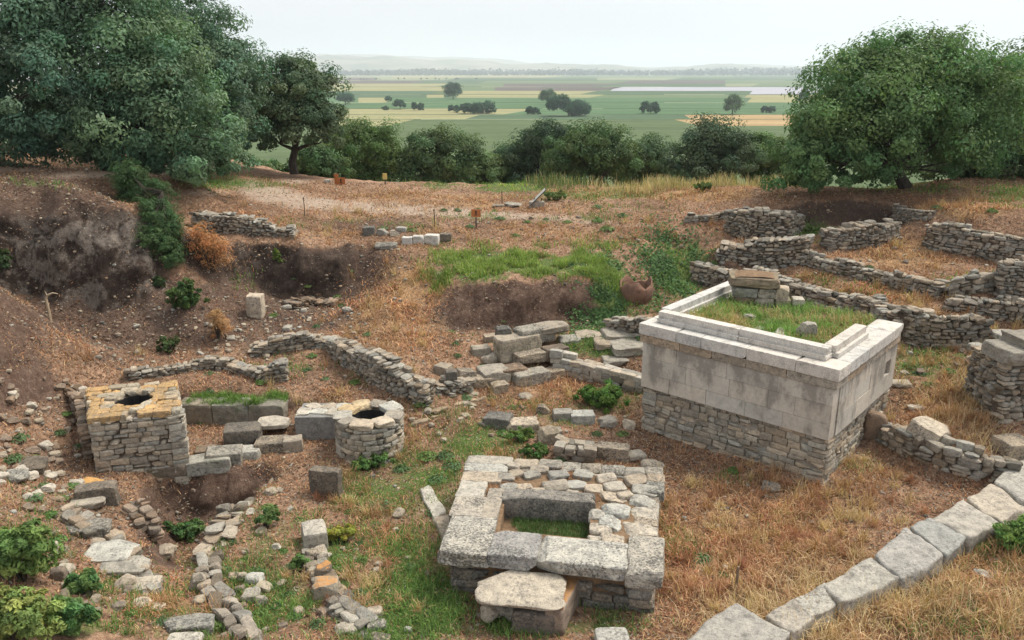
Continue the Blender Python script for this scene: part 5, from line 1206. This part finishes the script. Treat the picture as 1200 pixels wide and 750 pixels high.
def belt():
    rng = np.random.default_rng(77); mb = MB()
    for (v0, n, u0, u1, hh) in ((88.4, 1100, -250, 1500, 21), (87.4, 1300, -250, 1500, 26), (93, 26, 380, 560, 5)):
        us = rng.uniform(u0, u1, n); p0 = pl(600, v0)[1]; d = p0*CT-(PLAINZ-CAMZ)*ST
        for u in us:
            gap = vn2(np.array(u*.012), np.array(v0), 3); h = hh*(.75+.5*rng.random())*(1+.35*gap); 
            x = (u-600)/F*d; y = p0+rng.uniform(-80, 80); w = h*rng.uniform(.5, .9); k = 16
            o = unit(k, rng); o[:, 2] = np.abs(o[:, 2]); c = np.array([x, y, PLAINZ+h*.12]) + o*np.array([w, w, h*.85])*rng.uniform(.5, 1, k)[:, None]
            leaf_quads(mb, c, unit(k, rng)*.6+o, h*.42, np.tile(np.array([.016, .045, .045])*rng.uniform(.7, 1.3), (k, 1)), rng, .9)
    tag(mb.build('tree_belt', M_LEAF, None), 'long distant belt of trees crossing the plain', 'tree belt', kind='stuff')
belt()

# ------------------------------------------------------------------ bushes and weeds
def bush(name, label, u, v, w, h, n, size, col, seed, group=None, droop=0, lift=0, lob=6, cat='bush', clump=.3, aspect=.5):
    p = G(u, v); s = 1/ppm(p); rng = np.random.default_rng(seed); W_, H_ = w*s, h*s; L = []
    for q in range(lob): L.append(((p[0]+rng.uniform(-.3, .3)*W_, p[1]+.2*W_+rng.uniform(-.2, .2)*W_, p[2]+H_*rng.uniform(.2, .6)+lift), (W_*rng.uniform(.26, .38), W_*rng.uniform(.24, .34), H_*rng.uniform(.3, .42))))
    root = thing(name, label, cat, p, group); crown(L, int(n*1.5), size, rng, (col[0]*1.8, col[1]*1.5, col[2]*1.3), clump, (.25, 1.0), droop, aspect=aspect).build('foliage', M_WEED, root)
    mb = MB()
    for c, r in L: tube(mb, [(p[0], p[1]+.15*W_, p[2]-.05), ((p[0]+c[0])/2, (p[1]+c[1])/2, (p[2]+c[2])/2+.05*H_), c], [.02, .014, .006], 5)
    mb.build('stem', M_BARK, root); return root
WG = (.125, .195, .055); WGB = (.115, .185, .08); WD = (.035, .065, .03); WY = (.15, .19, .06)
bush('bush','leafy green bush against the rubble base of the marble altar',707,482,62,34,2600,.075,(.055,.125,.03),401)
bush('bush','large leafy bush in the lower left corner, above the pale one',22,688,75,80,5200,.075,(.085,.15,.05),402,lob=9)
bush('bush','pale yellow green bush at the very bottom left',10,760,85,70,4800,.06,(.13,.19,.065),403,lob=8)
bush('bush','broad leaved blue green bush beside the bottom left bushes',78,748,62,50,1800,.10,(.06,.13,.05),404)
bush('bush','broad leaved weed bush above the blue green bush',95,698,44,32,1300,.09,(.06,.13,.05),405)
bush('bush','green weeds spilling into the trench',214,636,44,24,1100,.08,(.06,.125,.05),406)
bush('bush','dense green bush on the parapet side at the frame edge',1188,655,60,50,3200,.06,(.08,.16,.05),407,lob=8)
bush('bush','dark green bush clinging to the foot of the cliff',216,368,36,40,2600,.08,(.035,.075,.025),408)
bush('bush','small dark bush at the middle of the cliff',185,338,18,16,500,.08,WD,409)
bush('bush','leafy creeper patch at the left edge of the cliff',0,325,22,34,900,.09,WD,410)
bush('bush','dark green weeds low on the pit slope under the cliff',196,415,30,20,800,.07,(.045,.075,.03),411)
bush('bush','bright bush on the pit crest left of the terrace stones',325,315,13,28,700,.07,(.09,.15,.04),412)
bush('bush','green bush at the foot of the round well',438,553,50,18,1500,.06,(.06,.125,.04),413)
bush('bush','yellow flowering weed beside the stone line',402,640,42,26,1500,.045,(.2,.23,.05),414)
bush('bush','green weed right of the curved stone line',312,622,34,26,1300,.06,(.06,.12,.045),415)
bush('bush','low weeds left of the stone line',352,672,22,30,1100,.05,(.07,.13,.045),416)
bush('bush','tufted green weeds at the back of the platform',622,540,40,18,1200,.06,(.06,.125,.04),417)
bush('bush','weeds growing on the wall by the altar corner',612,522,36,16,1000,.06,(.07,.135,.04),418)
bush('bush','rounded shrub in the dry grass before the bluish tree',824,225,22,15,900,.09,(.07,.12,.045),419)
bush('bush','weedy shrub right of the information panel',652,236,28,12,800,.08,(.08,.13,.05),420)
bush('bush','reddish tinged shrub beside the leftmost crest stones',237,300,24,18,700,.07,(.17,.115,.055),421)
bush('dry_bush','bare orange dry bush hanging beside the green creeper',247,325,46,64,3600,.09,(.28,.165,.085),422,droop=.8,lob=12,lift=.15,clump=.5,aspect=.14)
bush('dry_bush','dry tangled straw trailing down the pit slope',255,400,26,44,1300,.1,(.24,.155,.08),423,droop=.5,clump=.5,aspect=.12)
# soft hanging creeper on the cliff
def creeper():
    rng = np.random.default_rng(430); p = G(190, 300); L = []
    for (u, v, rw, rh, dd) in ((158,205,20,20,.3),(170,232,22,24,0),(186,225,22,22,0),(186,258,26,26,-.25),(200,282,24,24,-.3),(178,278,18,20,-.2),(208,296,17,16,-.35),(150,222,14,18,.2),(206,262,18,20,-.2),(165,222,20,22,.1),(178,246,22,22,-.1),(160,212,22,20,.2),(192,246,20,20,-.2),(150,200,24,18,.4)):
        q = G(u, v); q = q if q[1] < 23 else np.array(P(u, v, zat(22.5, v))); s = 1/ppm(q); L.append(((q[0], q[1]-.15+dd*.3, q[2]), (rw*s, .45, rh*s)))
    root = thing('hanging_shrub', 'soft feathery green shrub hanging down the earth cliff', 'shrub', p); mb = crown(L, 34000, .085, rng, (.058, .11, .04), .34, (.2, 1.05), .9, aspect=.22); mb.build('foliage', M_WEED, root)
    t = MB()
    for c, r in L: tube(t, [(p[0], p[1]+.5, p[2]+1.5), ((p[0]+c[0])/2, (p[1]+c[1])/2+.1, (p[2]+1.2+c[2])/2), c], [.022, .014, .006], 5)
    t.build('stem', M_BARK, root)
creeper()
def ivy():
    rng = np.random.default_rng(431); n = 9000; u = np.r_[rng.normal(705, 15, n//3), rng.normal(785, 22, n//2), rng.normal(730, 25, n//4)]; v = np.r_[rng.normal(345, 22, n//3), rng.normal(318, 24, n//2), rng.normal(372, 12, n//4)]
    pts = []
    for a, b in zip(u[::6], v[::6]):
        if fbm2(np.array(a*.07), np.array(b*.07), 9) > -.05 and not (728 < a < 764 and 328 < b < 362): pts.append(G(a, b))
    pts = np.array(pts); pts = np.repeat(pts, 6, 0); pts = pts + rng.normal(size=pts.shape)*[.14, .14, .05]; pts[:, 2] = H(pts[:, 0], pts[:, 1]) + rng.uniform(.0, .07, len(pts))
    mb = MB(); C = np.array([.085, .155, .055])*rng.uniform(.6, 1.5, len(pts))[:, None]; nr = unit(len(pts), rng)*.6+[0, -.5, .7]; leaf_quads(mb, pts, nr/np.linalg.norm(nr, axis=1)[:, None], .085, C, rng, .8)
    tag(mb.build('ivy', M_WEED, None), 'green ivy spreading over the slopes of the mound', 'ivy', kind='stuff')
ivy()
WEEDP = []
for k in range(6):
    rng = np.random.default_rng(450+k); mb = MB(); n = 150; a = rng.uniform(0, 2*PI, n); r = rng.uniform(0, 1, n)**.6*.5; p = np.c_[r*np.cos(a), r*np.sin(a), .12+.35*(1-r*1.6)*rng.uniform(.2, 1, n)]
    nr = np.c_[np.cos(a)*.5, np.sin(a)*.5, np.full(n, .9)]+unit(n, rng)*.4; leaf_quads(mb, p, nr/np.linalg.norm(nr, axis=1)[:, None], .17*rng.uniform(.6, 1.3, n), np.array([WG, WGB, (.11, .2, .055), (.15, .21, .07), WGB, (.09, .15, .06)][k])*rng.uniform(.7, 1.35, n)[:, None], rng, .6)
    WEEDP.append(mb.build('weed', M_WEED, None, False, (0, 0, 0)))
_used = set()
def weeds(lst, label, group):
    r = random.Random(len(lst)*7+len(group))
    for (u, v, w) in lst:
        p = G(u, v); k = r.randrange(6)
        if k in _used: o = WEEDP[k].copy(); COL.objects.link(o)
        else: o = WEEDP[k]; _used.add(k)
        s = w/ppm(p); o.location = (p[0], p[1]+s*.3, p[2]-.02); o.scale = (s, s, s*r.uniform(.7, 1.2)); o.rotation_euler = (0, 0, r.uniform(0, 6)); tag(o, label, 'weed', group)
weeds([(75,488,14),(68,512,16),(88,526,14),(20,520,22),(12,545,24),(38,588,20),(70,588,16),(80,574,18),(55,608,18),(66,640,20),(60,606,14),(90,575,12),(38,540,14),(48,575,18)], 'small leafy weed on the stony left slope', 'weeds on the left slope')
weeds([(178,462,12),(245,465,16),(270,470,12),(272,496,18),(236,498,14),(305,452,16),(244,440,12),(310,480,10)], 'small green weed by the low walls behind the square well', 'weeds by the low walls')
weeds([(415,452,14),(410,428,16),(365,420,14),(485,468,14),(358,436,14),(380,446,12),(492,478,18)], 'small weed on the floor of the upper room', 'weeds in the upper room')
weeds([(446,598,28),(470,555,20),(500,540,26),(522,540,22),(512,568,22),(530,552,24),(440,620,16),(425,660,16),(400,690,18),(408,668,14),(460,600,18),(505,605,16),(480,668,16),(420,700,18)], 'low green weed in the grass between the wells and the platform', 'weeds between wells and platform')
weeds([(610,620,22),(628,628,24),(650,620,18),(670,612,16),(640,610,18)], 'green weed growing in the recess of the platform', 'weeds in the platform recess')
weeds([(824,660,26),(860,555,16),(848,678,14),(1000,500,14),(1018,492,12)], 'green weed in the dry yard before the marble altar', 'weeds in the dry yard')
weeds([(550,268,12),(585,258,14),(604,278,12),(618,262,10),(665,262,12),(712,272,18),(700,262,14),(580,248,9),(560,247,9),(520,248,10),(536,248,10),(640,258,10),(730,255,14),(598,300,12),(482,272,14),(448,270,14),(700,245,14)], 'small green weed on the dry terrace', 'weeds on the dry terrace')
weeds([(430,395,12),(395,350,12),(360,340,10),(345,330,10),(412,322,12),(380,312,12),(534,405,12),(528,390,10),(535,420,12),(460,335,10),(590,380,10),(540,375,10),(400,360,12),(320,372,12),(370,385,10)], 'small weed on the bare slopes of the pit and the mound', 'weeds on the bare slopes')
weeds([(870,270,20),(925,272,22),(948,272,26),(905,275,14),(1020,318,12),(990,322,12),(1100,245,14),(1165,250,14),(1088,282,12),(1060,368,14),(1080,440,18),(1090,420,22),(1115,440,18),(1070,432,18),(1128,420,16),(1090,455,16),(1012,485,18),(1035,470,16)], 'green weed among the right hand terrace walls', 'weeds among the terrace walls')
weeds([(1100,700,20),(1080,690,18),(1140,715,22),(1120,690,18),(1158,640,18),(1110,735,22),(1065,700,16),(950,742,14)], 'green weed in the dry grass outside the parapet', 'weeds outside the parapet')
weeds([(240,690,18),(262,672,16),(285,660,16),(300,676,18),(318,690,16),(256,716,18),(300,726,22),(322,716,18),(338,700,16),(246,660,14),(270,640,14),(228,722,16),(250,738,20),(345,726,20),(362,712,18),(372,736,20),(388,670,16),(392,656,14),(430,712,18),(452,716,18),(330,650,14),(205,700,16),(190,732,18),(150,724,16),(340,668,16),(420,640,14),(350,612,14),(286,602,14),(312,598,18),(408,604,14)], 'low green weed among the foreground stone lines', 'weeds among the foreground stones')
weeds([(480,500,12),(575,470,14),(600,480,14),(545,470,16),(640,508,16),(655,545,18),(590,512,18),(700,512,14),(730,512,16),(565,430,12),(620,395,14),(690,440,14),(610,440,12)], 'green weed between the kerb stones behind the platform', 'weeds between the kerb stones')

# ------------------------------------------------------------------ grass
def blades(mb, xy, z, h, lean, width, col, rng):
    n = len(xy); a = rng.uniform(0, 2*PI, n); d = np.c_[np.cos(a), np.sin(a), np.zeros(n)]; s = np.c_[-np.sin(a), np.cos(a), np.zeros(n)]*width[:, None]*.5
    b = np.c_[xy, z-.01]; up = np.array([0, 0, 1.])
    m = b + d*(h*np.sin(lean)*.42)[:, None] + up*(h*np.cos(lean*.6)*.55)[:, None]; t = b + d*(h*np.sin(lean))[:, None] + up*(h*np.cos(lean))[:, None]
    V = np.stack([b-s, b+s, m-s*.8, m+s*.8, t-s*.25, t+s*.25], 1).reshape(-1, 3); i = np.arange(n)*6
    Q = np.concatenate([np.stack([i, i+1, i+3, i+2], 1), np.stack([i+2, i+3, i+5, i+4], 1)]); mb.add(V, Q, None, np.repeat(col, 6, 0))
def sample(n, M, rng, y0=8.3, y1=34, u0=-220, u1=1420, gamma=1.0, clump=0.0):
    "points thrown over the ground, kept where the cover M is strong"
    u = rng.uniform(u0, u1, n); y = y0*(y1/y0)**rng.uniform(0, 1, n); x = (u-600)/F*(y*CT+6.6*ST)
    m = lookup(M, x, y)**gamma
    if clump: m = m*np.clip(.5+clump*fbm2(x*2.1, y*2.1, 31, 3), 0, 1.3)
    k = m > rng.uniform(0, 1, n); x, y = x[k], y[k]; return np.c_[x, y], H(x, y)
def flat_ok(xy): return lookup(SLOPE, xy[:, 0], xy[:, 1]) < 1.6
KEEP = np.ones_like(HG)
def no_grass(poly):
    ins = np.zeros_like(HG, bool)
    for k in range(len(poly)):
        (xa, ya), (xb, yb) = poly[k], poly[k-1]; ins ^= ((ya > GY) != (yb > GY)) & (GX < (xb-xa)*(GY-ya)/(yb-ya+1e-12)+xa)
    KEEP[ins] = 0
no_grass([tuple(PT(a, b, 0)[:2]) for a, b in ((0, 0), (PLU, 0), (PLU, PLV), (0, PLV))]); no_grass([tuple(PQ(a, b)) for a, b in ((0, 0), (1, 0), (1, 1), (0, 1))])
no_grass([(-7.37,13.1),(-5.87,13.5),(-6.57,15.0),(-8.12,14.55)]); no_grass([(-2.72+.6*math.cos(k), 14.36+.6*math.sin(k)) for k in range(6)])
DRYALL = np.clip(STRAW*1.0 + .30*(1-DARK*.9)*(1-PATHM)*(1-np.clip(GREEN*1.15, 0, .95)), 0, 1)*KEEP*(GY < 34)
def dry_grass():
    rng = np.random.default_rng(501); mb = MB()
    xy, z = sample(700000, DRYALL, rng, y1=30, clump=1.0); n = len(xy); h = rng.uniform(.06, .22, n)*(.6+.6*lookup(STRAW, *xy.T)); lean = rng.uniform(.55, 1.6, n)
    base = np.array([[.45, .255, .135], [.62, .42, .24], [.36, .165, .09], [.26, .155, .09]])[rng.choice(4, n, p=[.4, .22, .25, .13])]
    zone = fbm2(xy[:, 0]*.9, xy[:, 1]*.9, 70, 3)[:, None]; base = base*(1+.18*zone)*np.array([[1., 1., 1.]]); base[:, 1:] *= 1-.14*np.clip(zone, 0, 1)
    blades(mb, xy, z, h, lean, rng.uniform(.007, .014, n)*(1+.5*(xy[:, 1] > 15)), base*rng.uniform(.6, 1.3, n)[:, None], rng)
    # upright straw tufts
    xy, z = sample(3600, STRAW*KEEP, rng, y1=26); C = np.repeat(xy, 26, 0) + rng.normal(size=(len(xy)*26, 2))*.055; n = len(C); h = rng.uniform(.14, .38, n)
    tc = np.array([[.52, .37, .19], [.44, .27, .14], [.40, .22, .12]])[rng.choice(3, len(xy))]; blades(mb, C, H(*C.T), h, rng.uniform(.1, 1.0, n), rng.uniform(.006, .012, n), np.repeat(tc, 26, 0)*rng.uniform(.75, 1.25, n)[:, None], rng)
    xy, z = sample(2000, np.clip(patch([(920,600,140,60,1.),(850,680,60,40,.8),(1010,590,50,30,.9),(440,600,50,30,.5),(1130,480,50,60,.9),(420,690,80,40,.3)]), 0, 1)*KEEP, rng, y1=20); xy = np.concatenate([xy, xy[::2]+rng.normal(size=xy[::2].shape)*.3]); q = 70; C = np.repeat(xy, q, 0); rad = np.repeat(rng.uniform(.06, .17, len(xy)), q)[:, None]; off = rng.normal(size=C.shape); C = C+off*rad*.5; n = len(C); tc = np.array([[.42, .215, .125], [.52, .34, .18], [.62, .46, .25], [.36, .17, .1]])[rng.choice(4, len(xy))]
    blades(mb, C, H(*C.T), rng.uniform(.08, .24, n), np.clip(np.linalg.norm(off, axis=1)*.5, .05, 1.35), rng.uniform(.005, .009, n), np.repeat(tc, q, 0)*rng.uniform(.75, 1.25, n)[:, None], rng)
    xy, z = sample(21000, np.clip(patch([(990,715,130,40,1.),(920,735,80,30,1.),(1100,715,70,30,.55),(1180,720,50,30,.5),(1120,480,40,45,.6),(1150,520,30,25,.6)]), 0, 1)*KEEP, rng, y0=8.2, y1=16); q = 5; C = np.repeat(xy, q, 0)+rng.normal(size=(len(xy)*q, 2))*.03; n = len(C); blades(mb, C, H(*C.T), rng.uniform(.14, .42, n), rng.uniform(.2, 1.2, n), rng.uniform(.005, .01, n), np.array([[.60, .45, .25], [.52, .36, .19], [.66, .52, .32]])[rng.choice(3, n)]*rng.uniform(.75, 1.2, n)[:, None], rng)
    # straw on the platform fill and in the paving
    n = 7000; a_ = rng.uniform(.1, .95, n); b_ = rng.uniform(.58, .95, n); k = vn2(a_*9, b_*9, 5) > -.1; q = np.array([PQ(i, j) for i, j in zip(a_[k], b_[k])]); n = len(q); blades(mb, q, np.full(n, .655), rng.uniform(.05, .13, n), rng.uniform(.8, 1.5, n), rng.uniform(.006, .011, n), np.array([.36, .2, .11])*rng.uniform(.6, 1.3, n)[:, None], rng)
    tag(mb.build('dry_grass', M_STRAW, None), 'matted dry orange straw grass over the yard and slopes', 'dry grass', kind='stuff')
def tall_straw():
    rng = np.random.default_rng(502); mb = MB(); n = 26000; u = rng.uniform(600, 925, n); y = rng.uniform(28.4, 33.5, n)+.8*vn2(u*.05, u*0, 8); x = (u-600)/F*y*1.04; k = (vn2(x*1.1, y*1.1, 5)*.55+.25+(u-700)/420 > rng.uniform(0, 1, n)) & (np.clip((y-28.9-1.6*vn2(x*.7, y*0, 3))/2.2, 0, 1) > rng.uniform(0, 1, n)); x, y = x[k], y[k]; n = len(x)
    c = np.array([[.55, .44, .24], [.45, .36, .19], [.22, .25, .1]])[rng.choice(3, n, p=[.55, .3, .15])]; gcol = ((x-(640-600)/F*33) < 1.5)[:, None]; c = np.where(gcol & (rng.random((n, 1)) < .75), np.array([.14, .19, .075]), c)
    blades(mb, np.c_[x, y], H(x, y), rng.uniform(.18, .55, n)*(1+.4*vn2(x*.9, y*.9, 15)), rng.uniform(.05, .6, n), rng.uniform(.012, .022, n), c*rng.uniform(.75, 1.2, n)[:, None], rng)
    tag(mb.build('tall_grass', M_STRAW, None), 'tall straw coloured grass along the far edge of the terrace', 'tall grass', kind='stuff')
def green_grass():
    rng = np.random.default_rng(503); mb = MB(); xy, z = sample(680000, np.clip(GREEN, 0, 1)*KEEP, rng, gamma=1.0, y1=33, clump=.9); n = len(xy)
    c = np.array([[.14, .24, .06], [.19, .29, .075], [.10, .185, .05]])[rng.choice(3, n)]; bright = (lookup(GREEN, *xy.T) > .7)[:, None]&(xy[:, 1:2] > 19)&(xy[:, 0:1] < 2.3); c = np.where(bright, c*[2.3, 1.85, 1.3], c)
    blades(mb, xy, z, rng.uniform(.05, .17, n), rng.uniform(.1, 1.1, n), rng.uniform(.007, .013, n)*(1+.8*(xy[:, 1] > 17)), c*rng.uniform(.7, 1.3, n)[:, None], rng)
    xy, z = sample(260000, np.clip(patch([(590,306,80,15,1.),(540,322,40,15,.9),(640,314,45,11,1.),(695,310,40,20,1.),(722,338,24,26,.8),(505,330,18,12,.7)]), 0, 1)*KEEP, rng, y0=18.5, y1=26, gamma=1.1, clump=1.0, u0=470, u1=780); n = len(xy)
    blades(mb, xy, z, rng.uniform(.06, .2, n), rng.uniform(.1, 1.0, n), rng.uniform(.011, .02, n), np.array([[.22, .31, .075], [.28, .35, .1], [.17, .26, .07], [.4, .36, .17]])[rng.choice(4, n, p=[.38, .3, .22, .1])]*rng.uniform(.75, 1.25, n)[:, None], rng)
    # on the altar fill
    a = rng.uniform(.45, PLU-.4, 26000); b = rng.uniform(.45, PLV-.05, 26000); q = PA+np.outer(a, PEU)+np.outer(b, PEV); k = fbm2(q[:, 0]*2.2, q[:, 1]*2.2, 6, 3) > rng.uniform(-.9, .7, len(a)); q = q[k]; n = len(q); dry = (fbm2(q[:, 0]*1.2, q[:, 1]*1.2, 16, 2) + .5*(q[:, 0] < 4.6) > rng.uniform(-.25, 1.1, n))[:, None]
    c = np.where(dry, np.array([.45, .33, .17]), np.array([.18, .29, .075])); blades(mb, q, np.full(n, 2.23), rng.uniform(.05, .24, n), rng.uniform(.2, 1.3, n), rng.uniform(.008, .014, n), c*rng.uniform(.7, 1.3, n)[:, None], rng)
    # strip on the ledge, recess of the platform
    n = 7000; x = rng.uniform(LED[0]+.2, LED[1]-.02, n); y = rng.uniform(LED[2]+.06, LED[3]+.12, n); k = .5+.7*vn2(x*4, y*5, 6) > rng.uniform(0, 1, n); x, y = x[k], y[k]; n = len(x); blades(mb, np.c_[x, y], np.full(n, LED[4]-.03), rng.uniform(.05, .2, n)*(1+.5*vn2(x*3, y*3, 2)), rng.uniform(.1, 1.3, n), rng.uniform(.008, .014, n), np.array([.13, .22, .05])*rng.uniform(.7, 1.4, n)[:, None], rng)
    n = 5000; a = rng.uniform(.28, .66, n); b = rng.uniform(.21, .51, n); k = b+.3*vn2(a*8, b*8, 3) > .36; q = np.array([PQ(i, j) for i, j in zip(a[k], b[k])]); n = len(q); blades(mb, q, np.full(n, .39), rng.uniform(.04, .13, n), rng.uniform(.1, 1, n), rng.uniform(.007, .012, n), np.array([.09, .15, .045])*rng.uniform(.7, 1.4, n)[:, None], rng)
    tag(mb.build('green_grass', M_GRASS, None), 'patches of short green grass on mound, altar and floor', 'green grass', kind='stuff')
def litter():
    rng = np.random.default_rng(505); n = 310000; u = rng.uniform(-220, 1420, n); y = 8.4*(31/8.4)**rng.uniform(0, 1, n)**.8; x = (u-600)/F*(y*CT+6.6*ST)
    k = (lookup(KEEP, x, y) > .5) & (lookup(PATHM, x, y)*.8 < rng.uniform(0, 1, n)) & (lookup(GREEN, x, y)*.8 < rng.uniform(0, 1, n)); x, y = x[k], y[k]; n = len(x)
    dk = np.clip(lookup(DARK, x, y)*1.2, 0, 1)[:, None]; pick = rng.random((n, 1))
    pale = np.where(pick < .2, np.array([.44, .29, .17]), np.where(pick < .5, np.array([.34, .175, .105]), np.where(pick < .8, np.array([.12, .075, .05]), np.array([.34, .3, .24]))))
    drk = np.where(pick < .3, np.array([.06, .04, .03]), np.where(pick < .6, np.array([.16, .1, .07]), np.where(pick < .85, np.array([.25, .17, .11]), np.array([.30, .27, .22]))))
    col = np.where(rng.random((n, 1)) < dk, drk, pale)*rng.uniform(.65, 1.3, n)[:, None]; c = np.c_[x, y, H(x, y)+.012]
    nr = unit(n, rng)*.55+[0, -.25, .9]; mb = MB(); leaf_quads(mb, c, nr/np.linalg.norm(nr, axis=1)[:, None], rng.uniform(.02, .065, n)*(1+.025*(y-9)), col, rng, .38, .05)
    tag(mb.build('leaf_litter', M_STRAW, None), 'fine dead leaf and twig litter over the bare earth', 'leaf litter', kind='stuff')
dry_grass(); tall_straw(); green_grass(); litter()

# ================================================================== SIGNS, POSTS, PANEL
def plain_mat(name, c, rough=.6):
    m, nt, b, out = new_mat(name); w = wpos(nt); nt.links.new(ramp(nt, noise(nt, 9, 5, .6, w), [(.3, tuple(x*.8 for x in c)), (.7, tuple(min(1, x*1.1) for x in c))]), b.inputs['Base Color']); b.inputs['Roughness'].default_value = rough; return m
M_OSIGN = plain_mat('orange_sign', (.42, .15, .05)); M_YSIGN = plain_mat('yellow_sign', (.62, .46, .16)); M_IRON = plain_mat('rusty_iron', (.06, .045, .035)); M_WOOD = plain_mat('weathered_wood', (.22, .16, .11)); M_WHITE = plain_mat('panel_white', (.45, .45, .42)); M_BLACK = plain_mat('sign_mark', (.03, .025, .02))
def signpost(label, u, vb, vt, wpx, hpx, mat, mark=True):
    p = G(u, vb); s = 1/ppm(p); zt = zat(p[1], vt); W_, H_ = wpx*s, hpx*s; root = thing('sign_post', label, 'sign', p)
    m = MB(); tube(m, [p-[0, 0, .2], (p[0], p[1], zt-.02)], .022, 6); m.build('post', M_IRON, root)
    m = MB(); box(m, (p[0], p[1]-.035, zt-H_/2), (W_, .025, H_)); bd = m.build('sign_board', mat, root)
    if mark:
        m = MB(); box(m, (p[0], p[1]-.051, zt-H_*.38), (W_*.16, .005, H_*.42)); box(m, (p[0], p[1]-.051, zt-H_*.72), (W_*.3, .005, H_*.1)); m.build('sign_mark', M_BLACK, bd, loc=root.location)
signpost('square orange sign on a thin post by the reddish terrace', 558, 268, 245, 11, 9, M_OSIGN)
signpost('square orange sign at the edge of the path by the single tree', 400, 217, 208, 10, 8, M_OSIGN)
signpost('small yellow and white sign on a post before the tree row', 451.5, 216, 203, 5, 7, M_YSIGN, False)
def red_post():
    p = G(394, 216); m = MB(); box(m, p+[0, 0, .12], (.1, .06, .34)); box(m, p+[.02, -.04, .33], (.16, .05, .1)); tag(m.build('marker_post', M_OSIGN, None), 'short red marker post left of the orange path sign', 'post')
red_post()
def posts():
    for (u, vb, vt, l) in ((509, 267, 245, 'thin iron post before the path above the terrace stone row'), (357, 253, 231, 'thin iron post on the slope below the single tree'), (588, 238, 224, 'thin pole in the grass left of the information panel')):
        p = G(u, vb); zt = zat(p[1], vt); m = MB(); tube(m, [p-[0, 0, .2], (p[0]+.01, p[1], (p[2]+zt)/2), (p[0], p[1], zt)], .014, 6); tube(m, [(p[0]-.03, p[1], zt-.05), (p[0]+.03, p[1], zt-.05)], .01, 5); tag(m.build('fence_post', M_IRON, None), l, 'post')
    p = G(862, 693); zt = zat(p[1], 664); m = MB(); tube(m, [p-[0, 0, .1], p+[.005, 0, (zt-p[2])*.5], (p[0]+.01, p[1], zt)], [.022, .02, .017], 6); tag(m.build('wooden_stake', M_WOOD, None), 'short wooden stake in the dry yard', 'stake')
    m = MB(); tube(m, [p+[-.05, .02, 0], p+[-.055, .02, .12], p+[-.06, .0, .2]], [.008, .007, .004], 5); tag(m.build('twig', M_WOOD, None), 'thin twig beside the wooden stake', 'twig')
posts()
def panel():
    p = G(629, 243); zt = zat(p[1], 219); root = thing('information_panel', 'tilted information board on a stand with a grey stone base', 'panel', p); R = rotz(-.55) @ rotx(.0)
    m = MB(); put(m, BLOCK[2], p+[0, 0, .08], (.5, .34, .24), np.eye(3), tint(PALE_)); m.build('base_stone', M_PALEB, root)
    for dx in (-.12, .12): m = MB(); tube(m, [p+[dx, .0, .15], (p[0]+dx+.05, p[1]+.05, zt-.38)], .02, 6); m.build('leg', M_IRON, root)
    c = np.array([p[0]+.04, p[1]+.03, zt-.33]); Rb = roty(-.78)
    m = MB(); box(m, c, (.72, .5, .025), Rb); bd = m.build('board', M_IRON, root)
    m = MB(); box(m, c + Rb @ np.array([0, 0, .017]), (.68, .46, .006), Rb); m.build('printed_sheet', M_WHITE, bd, loc=root.location)
panel()
# bare bent branch by the cliff
def branch():
    p = G(64, 380); m = MB(); a = p+[0, 0, 0]; s = 1/ppm(p); q = lambda du, dv: p+[du*s, -.1, -dv*s]
    tube(m, [q(-1, 6), q(-1, -16), q(-2, -32), q(0, -36), q(7, -39), q(13, -38)], [.035, .03, .028, .025, .018, .008], 6); tube(m, [q(-1, -8), q(-6, -14)], [.015, .006], 5); tube(m, [q(0, -36), q(-2, -42)], [.012, .004], 5); tag(m.build('bare_branch', plain_mat('bleached_wood', (.42, .33, .22)), None), 'bleached crooked branch sticking up at the foot of the cliff', 'branch')
branch()
def tuft():
    rng = np.random.default_rng(9); p = G(868, 668); n = 240; xy = p[:2]+rng.normal(size=(n, 2))*.05; mb = MB(); blades(mb, xy, np.full(n, p[2]), rng.uniform(.1, .24, n), rng.uniform(.05, .7, n), np.full(n, .007), np.array([.42, .2, .14])*rng.uniform(.7, 1.3, n)[:, None], rng); tag(mb.build('red_tuft', M_STRAW, None), 'rusty red grass tuft behind the wooden stake', 'tuft')
tuft()
